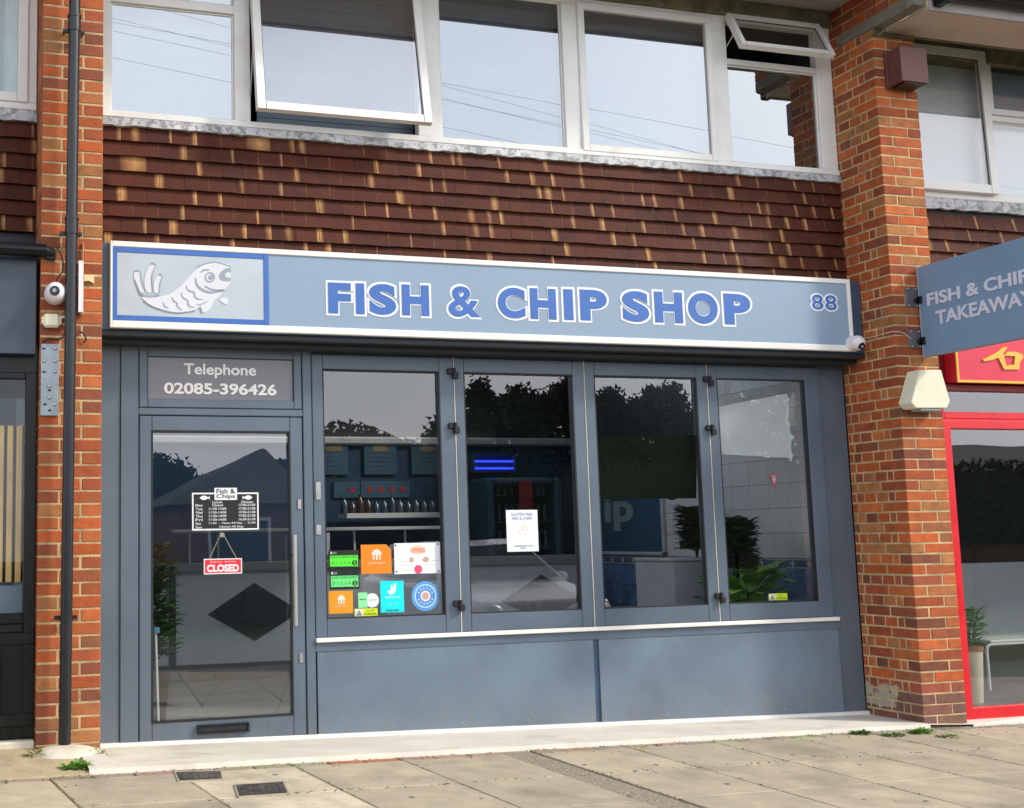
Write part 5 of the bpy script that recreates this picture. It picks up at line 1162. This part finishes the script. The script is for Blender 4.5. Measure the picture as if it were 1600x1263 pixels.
# right end: white chest and cabinet, wall picture, plants
WCn = thing('white_chest', (6, 3, FZ), 'white chest unit seen low behind the third window', 'chest'); yc2 = 1.95
x0, x1, zt = wx(1052, 900, yc2), wx(1102, 900, yc2), wz(1075, 878, yc2); m = MB(); m.box(x0, xw-.02, yc2, yc2+.6, FZ, zt, .01); obj('chest_body', m, M_COUNTER, WCn); m = MB(); m.box(x0-.01, xw-.015, yc2-.01, yc2+.61, zt, zt+.03, .01); obj('chest_lid', m, M_INW, WCn); m = MB(); m.box(x1-.12, x1-.06, yc2-.02, yc2-.002, zt-.3, zt-.28, .003); obj('handle', m, M_STEEL, WCn)
xp_ = xw-.008
BC = thing('wall_picture', (xp_, 3.3, 1.5), 'pale blue wall picture with light letter shapes behind the third window', 'wall picture')
y1_, y0_ = WX(928, 830, xp_)[1], WX(1037, 830, xp_)[1]; z0, z1 = WX(985, 862, xp_)[2], WX(985, 690, xp_)[2]
m = MB(); m.box(xp_-.02, xp_, y0_, y1_, z0, z1, .003); obj('blue_panel', m, mat('pic_blue', (.035, .11, .19), .5, var=.05), BC)
m = MB()
for (a, b, c, d) in ((y0_-.04, y0_, z0-.03, z1), (y0_-.04, y1_, z0-.03, z0)): m.box(xp_-.026, xp_, a, b, c, d, .002)
obj('white_frame', m, M_INW, BC)
text('lettering', 'ip', WX(948, 800, xp_)[1], WX(993, 800, xp_)[1], WX(970, 830, xp_)[2], WX(970, 772, xp_)[2], xp_-.023, M_LGREY, BC, bold=.03, depth=-.004, face='left')

# plants -----------------------------------------------------------
def leaf(mb, base, d, up, L_, w_, col, bend=.3, seg=5):
    base = Vector(base); d = Vector(d).normalized(); up = Vector(up); side = d.cross(up).normalized() if d.cross(up).length > .01 else Vector((1, 0, 0)); v = []
    for i in range(seg+1):
        t = i/seg; p = base+d*L_*t+up*(L_*(-bend*t*t)); ww = w_*math.sin(math.pi*min(.97, .06+t*.92))**.8
        v += [p-side*ww, p+up*ww*-.15, p+side*ww]
    f = []
    for i in range(seg): a = 3*i; f += [(a, a+1, a+4, a+3), (a+1, a+2, a+5, a+4)]
    mb.add(v, f, col, smooth=True)
def bush(name, c, r, h, n, L_, w_, cols, label, pot=None, stem=True, seed=1, cat='plant', up_bias=.3, group=None, top=True):
    r2 = random.Random(seed); t = thing(name, c, label, cat, group); m = MB()
    zb_ = c[2]
    if pot:
        pr, ph, pm, rim = pot; pt_ = MB(); pt_.tube([(c[0], c[1], zb_), (c[0], c[1], zb_+ph*.5), (c[0], c[1], zb_+ph)], [pr*.72, pr*.86, pr], 20); obj('pot', pt_, pm, t)
        rm = MB(); rm.tube([(c[0], c[1], zb_+ph-.02), (c[0], c[1], zb_+ph+.012)], pr+.006, 20); obj('pot_rim', rm, rim, t); zb_ += ph
    if stem:
        s = MB()
        for _ in range(5): s.tube([(c[0], c[1], zb_-.02), (c[0]+r2.uniform(-r, r)*.3, c[1]+r2.uniform(-r, r)*.3, zb_+h*.4), (c[0]+r2.uniform(-r, r)*.6, c[1]+r2.uniform(-r, r)*.6, zb_+h*.8)], [.008, .006, .003], 6)
        obj('stem', s, M_BARK, t)
    for _ in range(n):
        a = r2.uniform(0, 2*math.pi); e = r2.uniform(-.2, 1); q_ = r2.random()**.5
        p = (c[0]+r*q_*.8*math.cos(a), c[1]+r*q_*.8*math.sin(a), zb_+h*(.12+.75*r2.random()) if stem else zb_)
        if not stem: p = (c[0]+r*.35*q_*math.cos(a), c[1]+r*.35*q_*math.sin(a), zb_)
        dd = (math.cos(a), math.sin(a), up_bias+e*.6); col = lerp(cols[0], cols[1], r2.random())
        leaf(m, p, dd, (0, 0, 1), L_*r2.uniform(.6, 1.2), w_*r2.uniform(.7, 1.2), col, bend=r2.uniform(.1, .5), seg=4)
    obj('foliage', m, M_LEAF, t, fixn=False); return t
# inside door, left
p = W(255, 960, 1.5); bush('potted_plant', (p[0]-.12, 1.25, FZ), .20, 1.0, 900, .085, .030, ((.02, .07, .012), (.09, .24, .035)), 'tall bushy green plant standing inside the door on the left', pot=(.12, .35, M_INDK, M_INDK), seed=4)
# window 4 plants
p = W(1160, 940, 1.1); zc_ = wz(1160, 960, 1.1)
bush('window_plant', (p[0], 1.05, zc_-.28), .20, .50, 80, .30, .085, ((.07, .20, .03), (.30, .58, .08)), 'broad leaved green plant low in the fourth window', pot=(.11, .16, M_LGREY, M_LGREY), seed=8, up_bias=.5)
p = W(1150, 830, 1.8); bush('dark_plant', (wx(1152, 850, 1.35), 1.35, wz(1150, 900, 1.35)), .13, .5, 520, .11, .05, ((.008, .022, .004), (.03, .07, .012)), 'dark dense leafy plant upper left in the fourth window', seed=12)
p = W(1092, 850, 2.2); bush('dark_plant', (wx(1088, 850, 2.15), 2.15, wz(1085, 873, 2.15)+.02), .13, .48, 520, .11, .05, ((.012, .025, .004), (.09, .10, .01)), 'dark yellowish plant on the white chest in the third window', seed=13)
# window deck for window 4 plants
m = MB(); m.box(wx(1128, 950, .75), xw-.01, .66, 2.0, zc_-.32, zc_-.285, .004); m.box(wx(1128, 950, .75), xw-.02, .9, 1.8, FZ, zc_-.322); setp(obj('display_shelf', m, M_INDK), 'low dark display shelf behind the fourth window', 'shelf')
# right shop plant and bench
p = W(1524, 1060, .45); zp = .1; bush('topiary_plant', (wx(1519, 1050, .40), .40, zp), .13, .34, 380, .055, .018, ((.05, .15, .02), (.18, .40, .08)), 'small leafy shrub in a tall cream pot inside the red shop', pot=(.085, .40, M_POT, M_TERR), seed=22, stem=True)
BN = thing('white_bench', (8.2, .9, .1), 'white metal framed bench inside the red shop window', 'bench'); yb3 = .9
zt = wz(1560, 1006, yb3); xa = wx(1545, 1060, yb3); zb3 = .1
m = MB(); m.tube([(xa, yb3, zb3), (xa, yb3, zt-.05), (xa+.01, yb3, zt-.015), (xa+.05, yb3, zt), (xa+1.4, yb3, zt)], .014, 10); m.tube([(xa+.05, yb3+.5, zb3), (xa+.05, yb3+.5, zt-.04), (xa+.1, yb3+.5, zt), (xa+1.4, yb3+.5, zt)], .014, 10); m.tube([(xa+1.3, yb3, zb3), (xa+1.3, yb3, zt)], .014, 10); obj('leg_frame', m, M_WPAINT, BN)
m = MB(); m.box(xa+.03, xa+1.4, yb3-.02, yb3+.52, zt+.012, zt+.03, .004); obj('seat', m, M_WPAINT, BN)
# broom by the door
p = W(243, 1060, .9); BR = thing('window_pole', (p[0], .9, FZ), 'white pole with a pale blue head standing inside the door', 'pole'); z1 = wz(243, 990, .9)
m = MB(); m.tube([(p[0]+.02, .9, FZ), (p[0], .9, z1)], .010, 8); obj('shaft', m, M_WPAINT, BR); m = MB(); m.box(p[0]-.015, p[0]+.025, .88, .92, z1, z1+.04, .005); obj('pole_head', m, flat((.15, .38, .5)), BR)

# weeds ------------------------------------------------------------
def weed(u, v, r, h, n, cols, label, seed, L_=.045, w_=.011):
    p = WG(u, v); r2 = random.Random(seed); t = MB()
    for _ in range(n):
        a = r2.uniform(0, 6.283); q_ = r2.random()**.6; b = (p[0]+r*q_*math.cos(a), p[1]+r*.6*q_*math.sin(a), p[2]+h*r2.random()*(1-q_*.7))
        leaf(t, b, (math.cos(a)*.8+r2.uniform(-.4, .4), math.sin(a)*.8, r2.uniform(.1, 1)), (0, 0, 1), L_*r2.uniform(.6, 1.2), w_*r2.uniform(.6, 1.3), lerp(cols[0], cols[1], r2.random()), seg=3)
    return setp(obj('weed', t, M_LEAF, fixn=False), label, 'weed', 'weeds along the foot of the shops')
GR = ((.06, .19, .015), (.20, .42, .05)); YG_ = ((.16, .18, .04), (.36, .34, .08)); DG = ((.05, .12, .015), (.14, .24, .04))
weed(121, 1203, .075, .05, 170, GR, 'bright green leafy tuft at the foot of the downpipe, on the cement mound', 1, L_=.035)
weed(55, 1185, .035, .05, 60, YG_, 'yellowing grass tuft left of the downpipe foot', 2, L_=.06, w_=.004)
weed(152, 1181, .035, .035, 60, YG_, 'yellowing tuft between the narrow pier foot and the white step', 3, L_=.05, w_=.004)
weed(1344, 1147, .07, .02, 120, DG, 'low green tuft, leftmost of the weeds by the wide pier', 4, L_=.028, w_=.009)
weed(1395, 1150, .08, .012, 110, DG, 'low flat green weeds just left of the wide pier corner', 5, L_=.026, w_=.008)
weed(1438, 1146, .085, .03, 170, GR, 'bright green weeds under the front corner of the wide pier', 6, L_=.03, w_=.009)
weed(1480, 1152, .08, .01, 80, DG, 'thin flat weeds, rightmost of those by the wide pier', 7, L_=.024, w_=.007)
m = MB(); r2 = random.Random(51)
for _ in range(70):
    x, y = pv(r2.uniform(.3, 9), r2.uniform(-2.4, -.12)); q = r2.uniform(.006, .017); m.add([(x+q*math.cos(k*.7)*r2.uniform(.8, 1.1), y+q*math.sin(k*.7)*r2.uniform(.8, 1.1), gz(x, y)+.0022) for k in range(9)], [tuple(range(9))], None)
setp(obj('paving_spots', m, mat('old_gum', (.20, .185, .15), .8), fixn=False), kind='stuff', label='old gum spots trodden into the paving')
m = MB()
for _ in range(240):
    a_ = r2.uniform(.4, 8); x, y = pv(a_, r2.gauss(-.05, .10)); q = r2.uniform(.003, .009); m.add([(x+q, y, gz(x, y)+.001), (x, y+q*1.3, gz(x, y)+.001), (x-q, y, gz(x, y)+.001), (x, y, gz(x, y)+q)], [(0, 1, 3), (1, 2, 3), (2, 0, 3)], lerp((.20, .11, .05), (.32, .26, .18), r2.random()))
setp(obj('leaf_litter', m, M_SLAB, fixn=False), kind='stuff', label='scattered crumbs and dry leaf bits along the shop step')
# moss in joints (stuff)
m = MB(); r2 = random.Random(31)
for _ in range(1500):
    if r2.random() < .6: a = r2.uniform(-1, 9); b = r2.gauss(-.03, .035) if r2.random() < .7 else -.70+r2.gauss(0, .012)
    else: k = r2.randint(-2, 12); a = A0+pitch*k+(.22 if A0+pitch*k > strip_at-.3 else 0)+r2.gauss(0, .007); b = r2.uniform(-1.6, 0)
    if r2.random() > .75 and b > -.1: continue
    x, y = pv(a, b); s = r2.uniform(.004, .011); col = lerp((.09, .12, .02), (.22, .20, .09), r2.random())
    an_ = r2.uniform(0, 6.28); m.add([(x+s*math.cos(an_), y+s*math.sin(an_), gz(x, y)+.001), (x+s*math.cos(an_+2.1), y+s*math.sin(an_+2.1), gz(x, y)+.001), (x+s*math.cos(an_+4.2), y+s*math.sin(an_+4.2), gz(x, y)+.001), (x, y, gz(x, y)+s*.5)], [(0, 1, 3), (1, 2, 3), (2, 0, 3)], col)
setp(obj('joint_moss', m, M_LEAF, fixn=False), kind='stuff', label='moss and dirt in the paving joints')

# ------------------------------------------------------------------ across the street (seen in the reflections)
def conifer(x, y, h, r, seed, n=5200, cols=((.014, .024, .008), (.045, .068, .022)), label='', grp='trees across the road'):
    r2 = random.Random(seed); t = thing('conifer_tree', (x, y, -.3), label, 'tree', grp); m = MB(); m.tube([(x, y, -.35), (x, y, h*.5), (x, y, h*.93)], [.16, .10, .02], 8); obj('trunk', m, M_BARK, t); m = MB()
    nb = 46
    for b in range(nb):
        f_ = (b+.5)/nb; z = h*(.06+.90*f_); rr = r*(1-f_)**.62*r2.uniform(.55, 1.15)+.12; a = b*2.4+r2.uniform(-.4, .4); tip = Vector((x+rr*math.cos(a), y+rr*math.sin(a), z+rr*r2.uniform(.05, .45)))
        for _ in range(n//nb):
            q_ = r2.random()**.55; c = Vector((x, y, z))*(1-q_)+tip*q_+Vector((r2.gauss(0, .13), r2.gauss(0, .13), r2.gauss(0, .12))); s = r2.uniform(.06, .17); d = Vector((r2.uniform(-1, 1), r2.uniform(-1, 1), r2.uniform(-.3, 1))).normalized(); o_ = d.orthogonal().normalized()
            m.add([c-o_*s*.45, c+o_*s*.45, c+d*s*1.3], [(0, 1, 2)], lerp(cols[0], cols[1], r2.random()))
    obj('crown', m, M_CONIF, t, fixn=False)
def mir(u, v, Y): 
    q_ = W(u, v, 2*(YS+.035)-Y); return q_[0], q_[2]
YT = -24
trees = [(735, 640, 2.0), (747, 592, 1.5), (785, 618, 1.8), (808, 600, 1.5), (848, 612, 1.7), (880, 590, 1.7), (925, 622, 1.6), (950, 605, 1.5), (985, 622, 1.5), (1020, 604, 2.0), (1048, 598, 1.7), (1085, 640, 1.5), (1125, 570, 1.7), (1165, 560, 2.0), (1215, 565, 2.0), (1270, 560, 2.0), (688, 650, .9), (245, 715, 1.6), (275, 730, 1.5), (225, 740, 1.8)]  # conifers of the fourth window are added to darken its reflection
pos_words = ['dark conifer across the road mirrored in the shop glass']
ORD = ['first', 'second', 'third', 'fourth', 'fifth', 'sixth', 'seventh', 'eighth']
def where(u): return 'the door glass' if u < 480 else 'the first window' if u < 715 else 'the second window' if u < 915 else 'the third window' if u < 1112 else 'the fourth window'
def nth(lst, u): same = sorted(q[0] for q in lst if where(q[0]) == where(u)); return ORD[same.index(u)]
for i, (u, v, r_) in enumerate(trees):
    x, z = mir(u, v, YT-(i % 3)*.8); conifer(x, YT-(i % 3)*.8, z, r_, 100+i, label='%s dark conifer from the left mirrored in %s' % (nth(trees, u), where(u)))
def bare(x, y, h, r, seed, label):
    r2 = random.Random(seed); t = thing('bare_tree', (x, y, -.3), label, 'tree', 'bare trees across the road'); m = MB()
    def br(p, d, l, rr, k):
        q_ = p+d*l; m.tube([p, p+d*l*.5+Vector((r2.uniform(-.03, .03), 0, 0)), q_], [rr, rr*.8, rr*.6], 5, cap=False)
        if k: 
            for _ in range(3 if k > 1 else 4): br(q_-d*l*r2.uniform(0, .4), (d+Vector((r2.uniform(-.8, .8), r2.uniform(-.8, .8), r2.uniform(-.1, .6)))).normalized(), l*r2.uniform(.5, .75), rr*.6, k-1)
    br(Vector((x, y, -.35)), Vector((0, 0, 1)), h*.42, .12, 4); obj('trunk', m, M_BARK, t)
    m = MB()
    for _ in range(3200):
        a = r2.uniform(0, 6.28); e = r2.uniform(-1, 1); q_ = r*r2.random()**.5*.9; c = Vector((x+q_*math.cos(a), y+q_*math.sin(a), h*.62+e*h*.26*(1-(q_/r)**2)**.5)); s = r2.uniform(.07, .15); m.add([c, c+Vector((s, 0, s*.5)), c+Vector((0, 0, s))], [(0, 1, 2)], lerp((.010, .015, .005), (.026, .034, .012), r2.random()))
    obj('crown', m, M_CONIF, t, fixn=False)
bt_ = ((540, 626, 1.5), (575, 645, 1.2), (605, 652, 1.0), (632, 658, .9), (655, 666, .7), (515, 644, 1.0), (470, 690, 1.5), (440, 695, 1.5))
for i, (u, v, r_) in enumerate(bt_):
    x, z = mir(u, v, -22); bare(x, -22, z, r_, 60+i, '%s twiggy bare tree from the left mirrored in %s' % (nth(bt_, u), where(u)))
def house(x0, x1, y0, y1, ze, zr, label, hip=.0, wm=None, hr=None):
    hr = hip if hr is None else hr
    t = thing('house', ((x0+x1)/2, (y0+y1)/2, -.4), label, 'house', 'houses across the road'); m = MB(); m.box(x0, x1, y0, y1, -.42, ze); obj('wall', m, wm or M_BRICKW, t)
    m = MB(); ym = (y0+y1)/2; e = .35; m.add([(x0-e, y0-e, ze-.05), (x1+e, y0-e, ze-.05), (x1+e, y1+e, ze-.05), (x0-e, y1+e, ze-.05), (x0+hip, ym, zr), (x1-hr, ym, zr)], [(0, 1, 5, 4), (2, 3, 4, 5), (1, 2, 5), (3, 0, 4), (0, 3, 2, 1)]); obj('roof', m, M_ROOF, t)
    n = max(1, int((x1-x0)/3))
    for i in range(n):
        cx = x0+(x1-x0)*(i+.5)/n; m = MB(); frame_ring(m, cx-.7, cx+.7, .7, 1.9, .07, y1+.0, y1+.05, 0); f_ = obj('window', m, M_WHITE, t); m = MB(); m.box(cx-.64, cx+.64, y1+.01, y1+.02, .76, 1.84); obj('pane', m, M_GASKET, f_)
x0, _ = mir(268, 760, -19); x1, _ = mir(450, 700, -19); _, zr = mir(400, 698, -20); house(x0, x1, -23.5, -18.2, zr-1.35, zr, 'dark roofed house across the road mirrored in the door glass', (x1-x0)*.93, None, (x1-x0)*.03)
x0, _ = mir(1440, 715, -19); _, zr = mir(1520, 702, -21); house(x0-2, x0+13, -23.5, -18, zr-1.5, zr, 'long dark roofed house across the road mirrored in the red shop window', 2)
house(-30, -4, -26, -19, 2.6, 4.4, 'unseen long house added at the far left so the black shop glass mirrors dark', 1)  # unseen bulk added to give the black shop's glass a dark reflection
m = MB(); 
for i in range(26):
    a0 = -30+i*3.0; m.box(a0, a0+2.9, -17.0, -16.9, -.4, .9)
setp(obj('low_fence', m, mat('dark_timber', (.030, .028, .020), .9, var=.3)), 'low dark timber fence along the far side of the road', 'fence')
m = MB(); r2 = random.Random(77)
for xa, xb_h, hh in ((8.2, 30, 3.05),):
    m.box(xa, xb_h, -17.9, -17.3, -.4, hh-.25, 0, (.010, .016, .006))
    for _ in range(5200):
        c = Vector((r2.uniform(xa, xb_h), -17.28+r2.gauss(0, .06), r2.uniform(-.3, hh))); q = r2.uniform(.07, .16); d = Vector((r2.uniform(-1, 1), r2.uniform(-.2, .6), r2.uniform(-.2, 1))).normalized(); o_ = d.orthogonal().normalized()
        m.add([c-o_*q*.4, c+o_*q*.4, c+d*q], [(0, 1, 2)], lerp((.010, .018, .006), (.030, .045, .015), r2.random()))
    for _ in range(1500):
        c = Vector((r2.uniform(xa, xb_h), r2.uniform(-17.9, -17.3), hh-.28+r2.random()*.2)); q = r2.uniform(.1, .22); m.add([c, c+Vector((q*.5, 0, 0)), c+Vector((r2.uniform(-.1, .2), 0, q))], [(0, 1, 2)], (.016, .026, .009))
t = thing('hedge', (17, -17.6, -.4), 'unseen tall dark hedge added across the road to darken the reflections', 'hedge'); obj('foliage', m, M_CONIF, t, fixn=False)  # unseen screen put in to hide bright sky between the mirrored trunks
# overhead wires mirrored in the upper windows
for i, (u0, v0, u1, v1) in enumerate(((175, 35, 365, 70), (175, 48, 365, 88), (175, 90, 365, 130), (695, 135, 880, 185), (695, 155, 880, 200))):
    yy = -9.0; q0 = W(u0, v0, 2*(YW+.03)-yy); q1 = W(u1, v1, 2*(YW+.03)-yy); dx_ = (q1[0]-q0[0]); s = (q1[2]-q0[2])/dx_
    m = MB(); xA, xB = q0[0]-8, q0[0]+22; m.tube([(xA+(xB-xA)*k/12, yy, q0[2]+s*(xA+(xB-xA)*k/12-q0[0])+.25*((k/6-1)**2-1)*0) for k in range(13)], .0022, 5); setp(obj('overhead_wire', m, M_BWIRE), '%s thin overhead wire above the street, mirrored in the %s fixed upper pane' % (('top', 'middle', 'lowest', 'upper', 'lower')[i], 'leftmost' if i < 3 else 'middle'), 'wire', 'overhead wires')

# parked car facing the shop, seen as reflection in window 2
cxw = W(835, 900, 2*YS+4.7)[0]; CB = thing('parked_car', (cxw, -6.4, -.2), 'white hatchback parked facing the shop, mirrored in the second window', 'car')
gzz = -.14
prof = [(-4.35, .35), (-4.30, .62), (-4.42, .78), (-5.35, .98), (-6.1, 1.44), (-6.6, 1.50), (-7.9, 1.45), (-8.45, 1.0), (-8.55, .4)]
def cs_(hw, pr, inset): return [(cxw+hw*s, y, z+gzz) for y, z in pr for s in (1,)]
m = MB(); lowp = [(-4.32, .30), (-4.28, .60), (-4.40, .80), (-5.35, .98), (-8.35, 1.0), (-8.5, .75), (-8.5, .30)]
m.hull([(cxw-.84, y, z+gzz) for y, z in lowp], [(cxw+.84, y, z+gzz) for y, z in lowp]); o_ = obj('body', m, M_CAR, CB); bv = o_.modifiers.new('b', 'BEVEL'); bv.width = .07; bv.segments = 3
cab = [(-5.30, .97, .78), (-6.10, 1.43, .60), (-6.6, 1.49, .58), (-7.8, 1.45, .58), (-8.3, .99, .76)]
m = MB(); m.hull([(cxw-w_, y, z+gzz) for y, z, w_ in cab], [(cxw+w_, y, z+gzz) for y, z, w_ in cab]); cb = obj('cabin', m, M_CAR, CB)
def on(y, z, w_, s): return (cxw+s*w_, y, z+gzz)
m = MB(); m.add([on(-5.36, 1.02, .70, -1), on(-5.36, 1.02, .70, 1), on(-6.04, 1.41, .54, 1), on(-6.04, 1.41, .54, -1)], [(0, 1, 2, 3)]); m.v = [(a, b+.012, c+.014) for a, b, c in m.v]; obj('windscreen', m, mat('car_glass', (.02, .025, .03), .05, var=0), cb)
for s in (-1, 1):
    m = MB(); m.add([on(-5.75, 1.03, .79, s), on(-6.25, 1.38, .63, s), on(-7.7, 1.38, .62, s), on(-8.0, 1.03, .785, s)], [(0, 1, 2, 3)]); obj('side_window', m, MATS['car_glass'], cb)
    m = MB(); m.sphere((cxw+s*.66, -4.36, .68+gzz), .14, 14, 8, sy=.5, sz=.7); obj('headlight', m, M_STEEL, CB)
    m = MB(); m.sphere((cxw+s*.93, -5.75, 1.02+gzz), .10, 12, 8, sy=.5, sz=.7); obj('wing_mirror', m, M_CAR, CB)
    for yy in (-5.0, -7.6):
        m = MB(); m.tube([(cxw+s*.66, yy, .30+gzz), (cxw+s*.86, yy, .30+gzz)], .30, 22); wl = obj('wheel', m, M_TYRE, CB); m = MB(); m.tube([(cxw+s*.861, yy, .30+gzz), (cxw+s*.87, yy, .30+gzz)], .19, 18); obj('rim', m, M_STEEL, wl)
m = MB(); m.box(cxw-.45, cxw+.45, -4.29, -4.26, .42+gzz, .58+gzz, .01); obj('grille', m, M_BLACK, CB)
m = MB(); m.tube([(cxw-.5, -5.30, 1.02+gzz), (cxw+.05, -5.52, 1.14+gzz)], .012, 6); m.tube([(cxw+.05, -5.30, 1.02+gzz), (cxw+.55, -5.5, 1.12+gzz)], .012, 6); obj('wiper', m, M_BLACK, CB)
